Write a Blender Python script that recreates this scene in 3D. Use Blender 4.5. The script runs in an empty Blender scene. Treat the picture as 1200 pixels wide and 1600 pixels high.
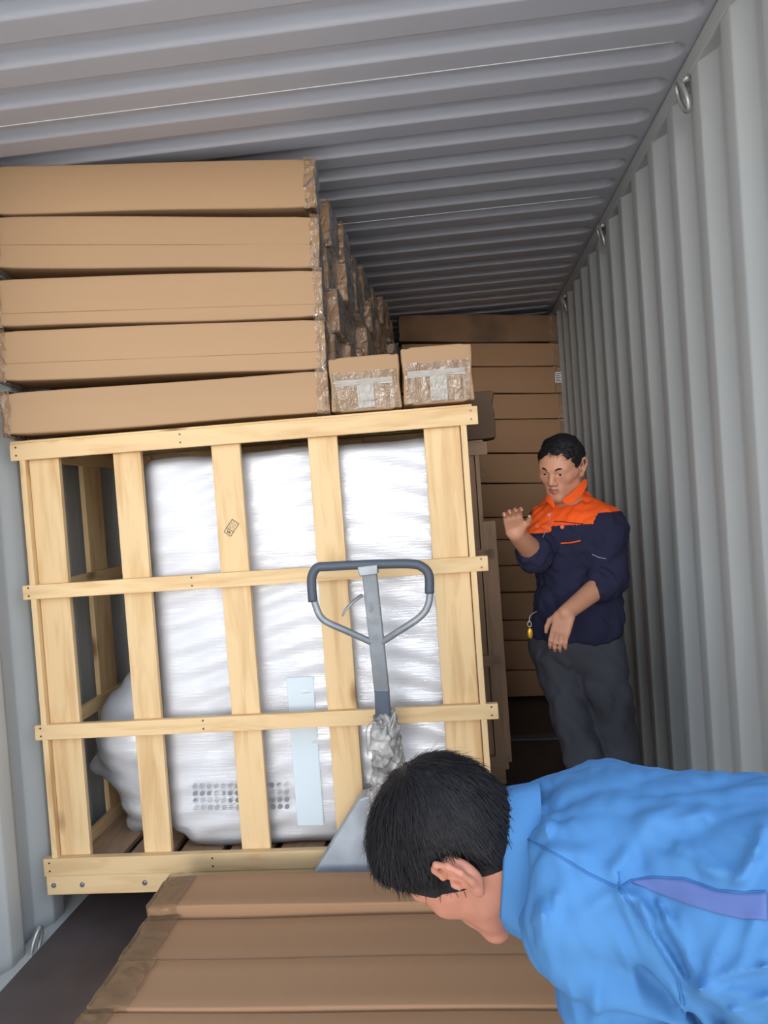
import bpy, bmesh, math, random
import numpy as np
from mathutils import Vector, Matrix
from mathutils.bvhtree import BVHTree
random.seed(7); rng = np.random.default_rng(7)
SC = bpy.context.scene
COL = SC.collection

# ------------------------------------------------------------------ camera, world, lights
F = 1180.0; H = 1.47
def nz(v): v = np.array(v, float); return v/np.linalg.norm(v)
Yc = nz([112, -33, F]); _r = np.array([1, -.0725, 0]); Xc = nz(_r-(_r@Yc)*Yc); Zc = np.cross(Xc, Yc)
if Zc[1] > 0: Zc = -Zc
CAM = np.array([0, 0, H])
def at(px, py, Y):
    c = np.array([px-600, py-800, F]); w = np.array([Xc@c, Yc@c, Zc@c]); return w*Y/w[1]+CAM
def ray(px, py):
    c = np.array([px-600, py-800, F]); return nz([Xc@c, Yc@c, Zc@c])
cam = bpy.data.cameras.new('camera'); camo = bpy.data.objects.new('camera', cam); COL.objects.link(camo)
m = Matrix(((Xc[0], -Xc[1], -Xc[2], 0), (Yc[0], -Yc[1], -Yc[2], 0), (Zc[0], -Zc[1], -Zc[2], H), (0, 0, 0, 1)))
camo.matrix_world = m
cam.sensor_fit = 'VERTICAL'; cam.sensor_height = 32.0; cam.lens = 32.0*F/1600; cam.clip_start = .02
SC.camera = camo
SC.view_settings.view_transform = 'Standard'; SC.view_settings.look = 'None'
SC.view_settings.gamma = 1; SC.view_settings.use_curve_mapping = False
SC.view_settings.exposure = -0.5
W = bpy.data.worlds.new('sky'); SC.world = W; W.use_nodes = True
wn = W.node_tree; wn.nodes.clear()
wo = wn.nodes.new('ShaderNodeOutputWorld'); wb = wn.nodes.new('ShaderNodeBackground')
wt = wn.nodes.new('ShaderNodeTexCoord'); wx = wn.nodes.new('ShaderNodeSeparateXYZ'); wr = wn.nodes.new('ShaderNodeValToRGB')
wn.links.new(wt.outputs['Generated'], wx.inputs[0]); wn.links.new(wx.outputs['Z'], wr.inputs[0])
wr.color_ramp.elements[0].position = 0.0; wr.color_ramp.elements[0].color = (1.0, .97, .93, 1)
wr.color_ramp.elements[1].position = .55; wr.color_ramp.elements[1].color = (.62, .78, 1.0, 1)
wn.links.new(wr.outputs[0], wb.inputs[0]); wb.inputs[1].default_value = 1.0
# bright patch added to the sky behind the camera, puts a highlight on the film
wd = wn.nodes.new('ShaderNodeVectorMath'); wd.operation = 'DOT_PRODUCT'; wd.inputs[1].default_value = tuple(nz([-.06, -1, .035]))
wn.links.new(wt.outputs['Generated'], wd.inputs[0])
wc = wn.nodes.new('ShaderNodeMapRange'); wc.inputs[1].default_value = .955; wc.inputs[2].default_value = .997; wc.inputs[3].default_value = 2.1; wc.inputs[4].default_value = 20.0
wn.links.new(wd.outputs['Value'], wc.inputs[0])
wd2 = wn.nodes.new('ShaderNodeVectorMath'); wd2.operation = 'DOT_PRODUCT'; wd2.inputs[1].default_value = tuple(nz([.66, -.72, .22]))  # second lobe, added to the sky to brighten the left wall
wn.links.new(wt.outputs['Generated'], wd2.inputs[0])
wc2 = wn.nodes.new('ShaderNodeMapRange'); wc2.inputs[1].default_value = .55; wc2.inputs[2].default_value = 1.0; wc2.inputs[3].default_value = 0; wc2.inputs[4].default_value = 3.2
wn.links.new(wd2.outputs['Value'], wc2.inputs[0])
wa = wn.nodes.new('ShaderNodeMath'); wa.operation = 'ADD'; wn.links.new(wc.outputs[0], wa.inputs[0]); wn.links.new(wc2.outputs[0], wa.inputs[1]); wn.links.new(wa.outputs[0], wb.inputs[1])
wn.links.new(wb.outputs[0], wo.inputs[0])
SUN = bpy.data.lights.new('sun', 'SUN'); SUN.energy = 4.0; SUN.angle = .01; SUN.color = (1, .95, .86)
suno = bpy.data.objects.new('sun', SUN); COL.objects.link(suno); suno.rotation_euler = (math.radians(-42), math.radians(25), 0)   # stands beyond the closed end, lights the yard only

# ------------------------------------------------------------------ materials
def lin(c):
    return tuple(((x/255)/12.92 if x/255 <= .04045 else ((x/255+.055)/1.055)**2.4) for x in c)
def mat(name, rgb, rough=.6, metal=0.0, var=.08, vscale=3.0, bump=0.0, bscale=40.0, stretch=(1, 1, 1), spec=.5, bdist=.002, coat=0.0, alpha=1.0, var2=None, v2scale=1.0):
    M = bpy.data.materials.new(name); M.use_nodes = True; n = M.node_tree.nodes; l = M.node_tree.links
    b = n['Principled BSDF']; b.inputs['Roughness'].default_value = rough; b.inputs['Metallic'].default_value = metal
    b.inputs['Specular IOR Level'].default_value = spec; b.inputs['Coat Weight'].default_value = coat
    tc = n.new('ShaderNodeTexCoord'); oi = n.new('ShaderNodeObjectInfo'); mp = n.new('ShaderNodeMapping')
    vm = n.new('ShaderNodeVectorMath'); vm.operation = 'SCALE'; vm.inputs[3].default_value = 13.0
    cx = n.new('ShaderNodeCombineXYZ')
    for i in range(3): l.new(oi.outputs['Random'], cx.inputs[i])
    l.new(cx.outputs[0], vm.inputs[0]); l.new(vm.outputs[0], mp.inputs['Location'])
    mp.inputs['Scale'].default_value = stretch
    l.new(tc.outputs['Object'], mp.inputs['Vector'])
    nt = n.new('ShaderNodeTexNoise'); nt.inputs['Scale'].default_value = vscale; nt.inputs['Detail'].default_value = 5
    l.new(mp.outputs[0], nt.inputs['Vector'])
    cr = n.new('ShaderNodeValToRGB'); c = lin(rgb)
    lo = tuple(x*(1-var*2) for x in c); hi = tuple(min(1, x*(1+var*2)) for x in c)
    cr.color_ramp.elements[0].position = .3; cr.color_ramp.elements[0].color = (*lo, 1)
    cr.color_ramp.elements[1].position = .7; cr.color_ramp.elements[1].color = (*hi, 1)
    l.new(nt.outputs['Fac'], cr.inputs[0]); out = cr.outputs[0]
    if var2:
        n2 = n.new('ShaderNodeTexNoise'); n2.inputs['Scale'].default_value = v2scale; l.new(mp.outputs[0], n2.inputs['Vector'])
        r2 = n.new('ShaderNodeValToRGB'); r2.color_ramp.elements[0].position = .5; r2.color_ramp.elements[1].position = .72
        r2.color_ramp.elements[0].color = (0, 0, 0, 1); r2.color_ramp.elements[1].color = (1, 1, 1, 1)
        l.new(n2.outputs['Fac'], r2.inputs[0])
        mx = n.new('ShaderNodeMix'); mx.data_type = 'RGBA'; l.new(r2.outputs[0], mx.inputs[0]); l.new(out, mx.inputs[6]); mx.inputs[7].default_value = (*lin(var2), 1)
        out = mx.outputs[2]
    l.new(out, b.inputs['Base Color'])
    if bump:
        n3 = n.new('ShaderNodeTexNoise'); n3.inputs['Scale'].default_value = bscale; n3.inputs['Detail'].default_value = 4
        l.new(mp.outputs[0], n3.inputs['Vector'])
        bp = n.new('ShaderNodeBump'); bp.inputs['Strength'].default_value = bump; bp.inputs['Distance'].default_value = bdist
        l.new(n3.outputs['Fac'], bp.inputs['Height']); l.new(bp.outputs[0], b.inputs['Normal'])
    if alpha < 1: b.inputs['Alpha'].default_value = alpha
    return M
def wood(name, axis, light=(224, 191, 143), dark=(196, 152, 100)):
    M = mat(name, light, rough=.62, var=.04, vscale=2.2, bump=.25, bscale=60, stretch=tuple(.12 if i == axis else 1.0 for i in range(3)), spec=.3, bdist=.001)
    n = M.node_tree.nodes; l = M.node_tree.links; b = n['Principled BSDF']
    mp = next(x for x in n if x.type == 'MAPPING')
    w = n.new('ShaderNodeTexNoise'); w.inputs['Scale'].default_value = 26; w.inputs['Detail'].default_value = 3; w.inputs['Distortion'].default_value = .6
    l.new(mp.outputs[0], w.inputs['Vector'])
    r = n.new('ShaderNodeValToRGB'); r.color_ramp.elements[0].position = .45; r.color_ramp.elements[1].position = .75
    r.color_ramp.elements[0].color = (0, 0, 0, 1); r.color_ramp.elements[1].color = (.8, .8, .8, 1)
    l.new(w.outputs['Fac'], r.inputs[0])
    mx = n.new('ShaderNodeMix'); mx.data_type = 'RGBA'; l.new(r.outputs[0], mx.inputs[0])
    base = b.inputs['Base Color'].links[0].from_socket
    l.new(base, mx.inputs[6]); mx.inputs[7].default_value = (*lin(dark), 1)
    # knots
    mp2 = n.new('ShaderNodeMapping'); mp2.inputs['Scale'].default_value = tuple(.45 if i == axis else 1.0 for i in range(3))
    tc = next(x for x in n if x.type == 'TEX_COORD'); l.new(tc.outputs['Object'], mp2.inputs['Vector'])
    l.new(next(x for x in n if x.type == 'VECT_MATH').outputs[0], mp2.inputs['Location'])
    v = n.new('ShaderNodeTexVoronoi'); v.inputs['Scale'].default_value = 5.0; l.new(mp2.outputs[0], v.inputs['Vector'])
    r2 = n.new('ShaderNodeValToRGB'); r2.color_ramp.elements[0].position = .05; r2.color_ramp.elements[0].color = (.85, .85, .85, 1)
    r2.color_ramp.elements[1].position = .14; r2.color_ramp.elements[1].color = (0, 0, 0, 1)
    l.new(v.outputs['Distance'], r2.inputs[0])
    m2 = n.new('ShaderNodeMix'); m2.data_type = 'RGBA'; l.new(r2.outputs[0], m2.inputs[0]); l.new(mx.outputs[2], m2.inputs[6]); m2.inputs[7].default_value = (*lin((120, 74, 40)), 1)
    l.new(m2.outputs[2], b.inputs['Base Color'])
    return M
def film(name, tint, mixf, rough=.12, bscale=30, stretch=(1, 1, 1), bump=.6, bdist=.004, ior=1.75):
    M = bpy.data.materials.new(name); M.use_nodes = True; n = M.node_tree.nodes; l = M.node_tree.links
    b = n['Principled BSDF']; b.inputs['Base Color'].default_value = (*tint, 1); b.inputs['Roughness'].default_value = rough; b.inputs['Specular IOR Level'].default_value = .9
    tr = n.new('ShaderNodeBsdfTransparent'); mx = n.new('ShaderNodeMixShader'); mx.inputs[0].default_value = mixf
    b.inputs['Specular IOR Level'].default_value = 0; gl = n.new('ShaderNodeBsdfGlossy'); gl.inputs['Roughness'].default_value = rough
    fr = n.new('ShaderNodeFresnel'); fr.inputs['IOR'].default_value = ior; m3 = n.new('ShaderNodeMixShader')
    l.new(tr.outputs[0], mx.inputs[1]); l.new(b.outputs[0], mx.inputs[2]); l.new(fr.outputs[0], m3.inputs[0]); l.new(mx.outputs[0], m3.inputs[1]); l.new(gl.outputs[0], m3.inputs[2])
    l.new(m3.outputs[0], n['Material Output'].inputs[0])
    tc = n.new('ShaderNodeTexCoord'); mp = n.new('ShaderNodeMapping'); mp.inputs['Scale'].default_value = stretch
    l.new(tc.outputs['Object'], mp.inputs['Vector'])
    t = n.new('ShaderNodeTexNoise'); t.inputs['Scale'].default_value = bscale; t.inputs['Detail'].default_value = 4; t.inputs['Distortion'].default_value = .8
    l.new(mp.outputs[0], t.inputs['Vector'])
    bp = n.new('ShaderNodeBump'); bp.inputs['Strength'].default_value = bump; bp.inputs['Distance'].default_value = bdist
    l.new(t.outputs['Fac'], bp.inputs['Height']); l.new(bp.outputs[0], b.inputs['Normal']); l.new(bp.outputs[0], gl.inputs['Normal']); l.new(bp.outputs[0], fr.inputs['Normal'])
    return M
MT = {}
MT['wall'] = mat('container_paint', (190, 192, 190), rough=.45, var=.02, vscale=1.5, spec=.4)
MT['roof'] = mat('roof_paint', (194, 193, 200), rough=.5, var=.02, vscale=1.5, spec=.35)
MT['seam'] = mat('seam_bead', (225, 225, 225), rough=.3, var=.01)
MT['floor'] = mat('dark_plywood', (88, 76, 74), rough=.5, var=.1, vscale=6, bump=.2, bscale=50, var2=(98, 84, 80), v2scale=2.5)
MT['strip'] = mat('floor_steel', (112, 112, 116), rough=.5, metal=.3, var=.08)
MT['ring'] = mat('ring_steel', (190, 190, 186), rough=.35, metal=.6, var=.08, vscale=20)
MT['card'] = mat('cardboard', (172, 139, 106), rough=.75, var=.03, vscale=3, bump=.12, bscale=90, stretch=(.08, 1, 1), spec=.2, bdist=.001)
MT['card2'] = mat('cardboard_side', (168, 130, 98), rough=.75, var=.03, vscale=3, bump=.12, bscale=90, stretch=(.08, 1, 1), spec=.2, bdist=.001)
MT['dirty'] = mat('cardboard_stained', (140, 108, 82), rough=.75, var=.05, vscale=3, var2=(96, 76, 62), v2scale=3.0, spec=.2)
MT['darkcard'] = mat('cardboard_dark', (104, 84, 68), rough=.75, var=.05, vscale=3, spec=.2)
MT['tape'] = film('parcel_tape', (.40, .25, .13), .30, rough=.12, bscale=34, stretch=(1, 1, .35), bump=1.0, bdist=.014, ior=1.5)
MT['tapefloor'] = film('brown_tape', (.38, .24, .13), .30, rough=.18, bscale=26, stretch=(1, 1, .35), bump=.8, bdist=.012, ior=1.3)
MT['cleartape'] = film('clear_tape', (.62, .56, .48), .62, rough=.15, bscale=45, stretch=(.4, 1, 1.6), bump=1.0, bdist=.008, ior=1.6)
MT['label'] = mat('paper_label', (235, 235, 232), rough=.6, var=.02)
MT['ink'] = mat('ink', (52, 50, 52), rough=.7, var=.02)
for k, a in (('wx', 0), ('wy', 1), ('wz', 2)): MT[k] = wood('pine_'+'xyz'[a], a)
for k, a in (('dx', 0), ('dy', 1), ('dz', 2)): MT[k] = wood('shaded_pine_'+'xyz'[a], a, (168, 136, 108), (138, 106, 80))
MT['ply'] = mat('ply_edge', (226, 190, 130), rough=.7, var=.12, vscale=8, stretch=(.2, 1, 6))
MT['nail'] = mat('nail_head', (96, 78, 60), rough=.4, metal=.5, var=.03)
MT['bolt'] = mat('zinc_bolt', (168, 172, 180), rough=.25, metal=.9, var=.03)
MT['white'] = mat('white_enamel', (246, 245, 247), rough=.5, var=.012, vscale=2)
MT['foam'] = mat('foam_wrap', (232, 230, 236), rough=.6, var=.02, vscale=2)
MT['teal'] = mat('pale_teal_panel', (208, 219, 224), rough=.5, var=.02)
MT['grey'] = mat('vent_grey', (132, 134, 140), rough=.6, var=.03)
MT['film'] = film('stretch_film', (.92, .92, .95), .36, rough=.13, bscale=34, stretch=(.22, 1, 5.0), bump=.6, bdist=.003, ior=1.9)
MT['rubber'] = mat('grip_rubber', (74, 80, 90), rough=.55, var=.06, vscale=6)
MT['steel'] = mat('worn_grey_paint', (142, 145, 148), rough=.45, metal=.35, var=.12, vscale=9, var2=(108, 112, 120), v2scale=7, bump=.1)
MT['steeld'] = mat('dark_steel', (88, 96, 108), rough=.4, metal=.4, var=.1, vscale=7)
MT['emboss'] = mat('embossed_mark', (112, 114, 118), rough=.5, metal=.3, var=.05)
MT['greytape'] = mat('dirty_grey_tape', (172, 168, 163), rough=.38, var=.3, vscale=14, var2=(84, 78, 74), v2scale=12, bump=.9, bscale=45, bdist=.008)
MT['jack'] = mat('pump_grey', (166, 172, 178), rough=.4, metal=.15, var=.1, vscale=7, var2=(140, 144, 150), v2scale=6, bump=.15)
MT['skin'] = mat('skin', (186, 132, 104), rough=.5, var=.05, vscale=14, bump=.1, bscale=120, spec=.35)
MT['skin2'] = mat('near_skin', (184, 122, 98), rough=.5, var=.07, vscale=16, bump=.1, bscale=150, spec=.35)
MT['lip'] = mat('lips', (150, 96, 82), rough=.45, var=.04)
MT['eyew'] = mat('eye_white', (200, 194, 188), rough=.25, var=.01)
MT['iris'] = mat('iris', (30, 20, 16), rough=.15, var=.01)
MT['hair'] = mat('black_hair', (26, 23, 25), spec=.25, rough=.6, var=.2, vscale=30, bump=.7, bscale=60, stretch=(1, 1, 1), bdist=.006)
MT['navy'] = mat('navy_cotton', (38, 38, 58), rough=.9, var=.06, vscale=5, bump=.3, bscale=300, bdist=.0006, spec=.15)
MT['orange'] = mat('orange_cotton', (238, 92, 34), rough=.85, var=.05, vscale=5, bump=.2, bscale=300, bdist=.0006, spec=.15)
MT['trouser'] = mat('charcoal_cotton', (62, 62, 68), rough=.9, var=.14, vscale=4, bump=.3, bscale=300, bdist=.0006, spec=.15)
MT['shoe'] = mat('black_leather', (34, 32, 34), rough=.5, var=.05)
MT['blue'] = mat('blue_cotton', (76, 124, 172), rough=.85, var=.035, vscale=4, bump=.15, bscale=300, bdist=.0006, spec=.15)
MT['blued'] = mat('blue_seam', (62, 108, 160), rough=.85, var=.03, spec=.15)
MT['violet'] = mat('violet_mesh_panel', (90, 106, 156), rough=.85, var=.04, spec=.15)
MT['button'] = mat('button_pink', (226, 116, 96), rough=.4, var=.02)
MT['cord'] = mat('grey_piping', (150, 150, 162), rough=.6, var=.02)
MT['brass'] = mat('brass_yellow', (214, 160, 40), rough=.3, metal=.5, var=.1, vscale=30)
MT['concrete'] = mat('yard_concrete', (206, 200, 190), rough=.9, var=.04, vscale=.6)

# ------------------------------------------------------------------ object helpers
def link(name, me, parent=None, loc=(0, 0, 0), smooth=False):
    o = bpy.data.objects.new(name, me); COL.objects.link(o); o.location = loc
    if parent is not None: o.parent = parent
    if smooth and me is not None and len(me.polygons):
        me.polygons.foreach_set('use_smooth', [True]*len(me.polygons))
    return o
def tag(o, label=None, cat=None, group=None, kind=None):
    if label: o['label'] = label
    if cat: o['category'] = cat
    if group: o['group'] = group
    if kind: o['kind'] = kind
    return o
def empty(name, loc, label=None, cat=None, group=None, rz=0):
    o = bpy.data.objects.new(name, None); COL.objects.link(o); o.location = loc; o.rotation_euler = (0, 0, rz); o.empty_display_size = .1
    return tag(o, label, cat, group)
def mesh(name, vs, fs, mats, idx=None):
    me = bpy.data.meshes.new(name); me.from_pydata([tuple(v) for v in vs], [], [tuple(int(i) for i in f) for f in fs])
    for mm in (mats if isinstance(mats, (list, tuple)) else [mats]): me.materials.append(mm)
    if idx is not None: me.polygons.foreach_set('material_index', list(map(int, idx)))
    me.update(); return me
def bm_mesh(name, bm, mats):
    me = bpy.data.meshes.new(name); bm.normal_update(); bm.to_mesh(me); bm.free()
    for mm in (mats if isinstance(mats, (list, tuple)) else [mats]): me.materials.append(mm)
    return me
def box_bm(bm, lo, hi, bev=0.0, rot=None, seg=2):
    lo = Vector(lo); hi = Vector(hi); c = (lo+hi)/2; s = hi-lo
    r = bmesh.ops.create_cube(bm, size=1.0); vs = r['verts']
    for v in vs: v.co = Vector((v.co.x*s.x, v.co.y*s.y, v.co.z*s.z))
    if rot: bmesh.ops.rotate(bm, verts=vs, matrix=rot)
    for v in vs: v.co += c
    if bev:
        es = list({e for v in vs for e in v.link_edges})
        bmesh.ops.bevel(bm, geom=es, offset=bev, segments=seg, affect='EDGES', profile=.6)
def plank(name, parent, lo, hi, m, bev=.0025, rough=True):
    lo = np.array(lo, float); hi = np.array(hi, float); c = (lo+hi)/2
    bm = bmesh.new(); box_bm(bm, lo-c, hi-c, bev)
    return link(name, bm_mesh(name, bm, m), parent, c)
def cyl_bm(bm, a, b, r1, r2=None, seg=16):
    a = Vector(a); b = Vector(b); d = b-a
    r = bmesh.ops.create_cone(bm, cap_ends=True, segments=seg, radius1=r1, radius2=r1 if r2 is None else r2, depth=d.length)
    q = d.to_track_quat('Z', 'Y').to_matrix()
    for v in r['verts']: v.co = q @ v.co + (a+b)/2
def tube_mesh(name, pts, rad, m, seg=10, closed=False, sub=6, flat=1.0):
    P = [np.array(p, float) for p in pts]
    def cr(p0, p1, p2, p3, t): return .5*((2*p1)+(-p0+p2)*t+(2*p0-5*p1+4*p2-p3)*t*t+(-p0+3*p1-3*p2+p3)*t**3)
    if len(P) < 2: P = P+[P[-1]+[.001, 0, 0]] if P else [np.zeros(3), np.array([.001, 0, 0])]
    Q = []; R = []
    rads = rad if isinstance(rad, (list, tuple)) else [rad]*len(P); n = len(P)
    for i in range(n if closed else n-1):
        g = (lambda k: P[k % n]) if closed else (lambda k: P[min(max(k, 0), n-1)])
        for s in range(sub):
            t = s/sub; Q.append(cr(g(i-1), g(i), g(i+1), g(i+2), t)); R.append(rads[i]*(1-t)+rads[(i+1) % n]*t)
    if not closed: Q.append(P[-1]); R.append(rads[-1])
    vs = []; fs = []; N = len(Q); up = np.array([0, 0, 1.0]); prev = None
    for i in range(N):
        a = Q[(i-1) % N] if closed or i > 0 else Q[0]; b = Q[(i+1) % N] if closed or i < N-1 else Q[-1]
        t = nz(b-a)
        if prev is None:
            prev = np.cross(t, up)
            if np.linalg.norm(prev) < .1: prev = np.cross(t, [1, 0, 0])
        u = nz(prev-(prev@t)*t); w = np.cross(t, u); prev = u
        for k in range(seg):
            an = 2*math.pi*k/seg; vs.append(Q[i]+R[i]*(math.cos(an)*u+math.sin(an)*w*flat))
    for i in range(N if closed else N-1):
        for k in range(seg):
            j = (i+1) % N; fs.append((i*seg+k, i*seg+(k+1) % seg, j*seg+(k+1) % seg, j*seg+k))
    if not closed: fs.append(tuple(range(seg))[::-1]); fs.append(tuple((N-1)*seg+k for k in range(seg)))
    return mesh(name, vs, fs, m)
def tube(name, pts, rad, m, parent=None, off=(0, 0, 0), **k):
    me = tube_mesh(name, [np.array(p)-np.array(off) for p in pts], rad, m, **k)
    return link(name, me, parent, smooth=True)

# ------------------------------------------------------------------ SDF modelling (surface nets)
class SDF:
    def __init__(s): s.p = []
    def add(s, fn, c, r, k=.02, op='+'): s.p.append((fn, np.array(c, float), r, k, op)); return s
    def cone(s, a, b, ra, rb=None, k=.02, op='+'):
        a = np.array(a, float); b = np.array(b, float); rb = ra if rb is None else rb; ab = b-a; L = max(ab@ab, 1e-9)
        def fn(P):
            t = np.clip(((P-a)@ab)/L, 0, 1); return np.linalg.norm(P-a-t[:, None]*ab, axis=1)-(ra+(rb-ra)*t)
        return s.add(fn, (a+b)/2, math.sqrt(L)/2+max(ra, rb), k, op)
    def ell(s, c, rad, R=None, k=.02, op='+'):
        c = np.array(c, float); rad = np.array(rad, float); R = np.eye(3) if R is None else np.array(R)   # rows of R: local axes
        def fn(P):
            q = (P-c)@R.T; a = np.linalg.norm(q/rad, axis=1); b = np.linalg.norm(q/(rad*rad), axis=1)+1e-9; return a*(a-1)/b
        return s.add(fn, c, rad.max(), k, op)
    def box(s, c, half, R=None, rd=.01, k=.02, op='+'):
        c = np.array(c, float); half = np.array(half, float)-rd; R = np.eye(3) if R is None else np.array(R)
        def fn(P):
            q = np.abs((P-c)@R.T)-half; return np.linalg.norm(np.maximum(q, 0), axis=1)+np.minimum(q.max(axis=1), 0)-rd
        return s.add(fn, c, np.linalg.norm(half)+rd*2, k, op)
    def cut(s, c, n, k=.004):     # removes the side n points to
        c = np.array(c, float); n = nz(n)
        return s.add(lambda P: -((P-c)@n), c, 1e6, k, '-')
    def ev(s, P, prims):
        d = np.full(len(P), .3)
        for fn, c, r, k, op in prims:
            e = fn(P)
            if op == '+':
                h = np.clip(.5+.5*(e-d)/k, 0, 1); d = e*(1-h)+d*h-k*h*(1-h)
            else:
                e = -e; h = np.clip(.5+.5*(e-d)/k, 0, 1); d = d*(1-h)+e*h+k*h*(1-h)
        return d
    def build(s, h, noise=None, smooth=1, pad=.03):
        ps = [q for q in s.p if q[4] == '+']
        lo = np.min([q[1]-q[2] for q in ps], 0)-pad; hi = np.max([q[1]+q[2] for q in ps], 0)+pad
        n = np.ceil((hi-lo)/h).astype(int)+1; B = 20
        Fd = np.full(tuple(n), .1, np.float32); br = B*h*math.sqrt(3)/2
        for i in range(0, n[0], B):
            for j in range(0, n[1], B):
                for k in range(0, n[2], B):
                    i1, j1, k1 = min(i+B, n[0]), min(j+B, n[1]), min(k+B, n[2])
                    c = lo+h*np.array([(i+i1-1)/2, (j+j1-1)/2, (k+k1-1)/2])
                    pr = [q for q in s.p if np.linalg.norm(c-q[1]) < q[2]+br+.05]
                    if not any(q[4] == '+' for q in pr): continue
                    d0 = s.ev(c[None, :], pr)[0]
                    if abs(d0) > br*1.6+.05: Fd[i:i1, j:j1, k:k1] = d0; continue
                    g = np.stack(np.meshgrid(np.arange(i, i1), np.arange(j, j1), np.arange(k, k1), indexing='ij'), -1).reshape(-1, 3)*h+lo
                    d = s.ev(g, pr)
                    if noise is not None: d = d+noise(g)
                    Fd[i:i1, j:j1, k:k1] = d.reshape(i1-i, j1-j, k1-k)
        S = Fd < 0
        c8 = [(a, b, c) for a in (0, 1) for b in (0, 1) for c in (0, 1)]
        sl = lambda A, o: A[o[0]:A.shape[0]-1+o[0], o[1]:A.shape[1]-1+o[1], o[2]:A.shape[2]-1+o[2]]
        cnt = np.zeros(tuple(n-1), np.int8)
        for o in c8: cnt += sl(S, o)
        act = np.argwhere((cnt > 0) & (cnt < 8)); vid = np.full(tuple(n-1), -1, np.int32); vid[tuple(act.T)] = np.arange(len(act))
        vals = {o: Fd[act[:, 0]+o[0], act[:, 1]+o[1], act[:, 2]+o[2]].astype(float) for o in c8}
        acc = np.zeros((len(act), 3)); w = np.zeros(len(act))
        for o in c8:
            for ax in range(3):
                if o[ax] == 0:
                    o2 = tuple(1 if q == ax else o[q] for q in range(3)); a, b = vals[o], vals[o2]; mk = (a < 0) != (b < 0)
                    t = np.where(mk, a/np.where(mk, a-b, 1), 0); p = np.array(o, float)[None, :].repeat(len(act), 0); p[:, ax] += t
                    acc += p*mk[:, None]; w += mk
        V = lo+h*(act+acc/w[:, None]); FS = []
        for ax in range(3):
            u, v = (ax+1) % 3, (ax+2) % 3
            A = np.moveaxis(S, (ax, u, v), (0, 1, 2)); a = A[:-1, 1:-1, 1:-1]; b = A[1:, 1:-1, 1:-1]
            for sg in (0, 1):
                e = np.argwhere((a & ~b) if sg == 0 else (~a & b)); q = []
                for du, dv in ((0, 0), (1, 0), (1, 1), (0, 1)):
                    ix = np.zeros((len(e), 3), int); ix[:, ax] = e[:, 0]; ix[:, u] = e[:, 1]+du; ix[:, v] = e[:, 2]+dv
                    q.append(vid[ix[:, 0], ix[:, 1], ix[:, 2]])
                q = np.stack(q, 1); FS.append(q if sg == 0 else q[:, ::-1])
        Fc = np.concatenate(FS)
        Fc = Fc[(Fc >= 0).all(1)]
        for _ in range(smooth):
            sm = np.zeros_like(V); ct = np.zeros(len(V))
            for x in range(4):
                aa, bb = Fc[:, x], Fc[:, (x+1) % 4]
                np.add.at(sm, aa, V[bb]); np.add.at(sm, bb, V[aa]); np.add.at(ct, aa, 1); np.add.at(ct, bb, 1)
            V = V*.5+.5*sm/np.maximum(ct, 1)[:, None]
        return V, Fc
def sdf_obj(name, S, h, mats, parent=None, off=(0, 0, 0), noise=None, smooth=1, matfn=None):
    V, Fc = S.build(h, noise, smooth)
    idx = matfn(V[Fc].mean(1)) if matfn else None
    me = mesh(name, V-np.array(off), Fc, mats, idx)
    o = link(name, me, parent, smooth=True)
    return o, (V, Fc)
class Surf:       # finds points on a built surface so that seams, buttons and labels sit on it
    def __init__(s, vf): s.b = BVHTree.FromPolygons([tuple(v) for v in vf[0]], [tuple(int(i) for i in f) for f in vf[1]])
    def hit(s, px, py, lift=.002):
        d = ray(px, py); r = s.b.ray_cast(Vector(CAM), Vector(d))
        if r[0] is None: return None
        n = np.array(r[1]);  n = n if n@d < 0 else -n
        return np.array(r[0])+n*lift, n
    def path(s, pts, sub=5, lift=.001):
        out = []
        for (a, b) in zip(pts[:-1], pts[1:]):
            for t in range(sub): 
                q = s.hit(a[0]+(b[0]-a[0])*t/sub, a[1]+(b[1]-a[1])*t/sub, lift)
                if q is not None: out.append(q[0])
        q = s.hit(*pts[-1], lift)
        if q is not None: out.append(q[0])
        return out
def wrinkles(amp, fr, seed, dirs=5, ridge=True):
    r = np.random.default_rng(seed); D = r.normal(size=(dirs, 3)); D /= np.linalg.norm(D, axis=1)[:, None]; ph = r.uniform(0, 6.28, dirs); W2 = r.normal(size=(dirs, 3))
    def fn(P):
        t = np.zeros(len(P))
        for i in range(dirs):
            f = fr*(.6+.25*i); x = (P@D[i])*f+ph[i]+1.4*np.sin(P@W2[i]*fr*.35+ph[i]*2)
            t += (1-2*np.abs(np.sin(x/2)) if ridge else np.sin(x))/(1+.5*i)*np.clip(.6+.8*np.sin(P@W2[(i+1) % dirs]*fr*.2), 0, 1)
        return t*amp/dirs*2
    return fn

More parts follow.
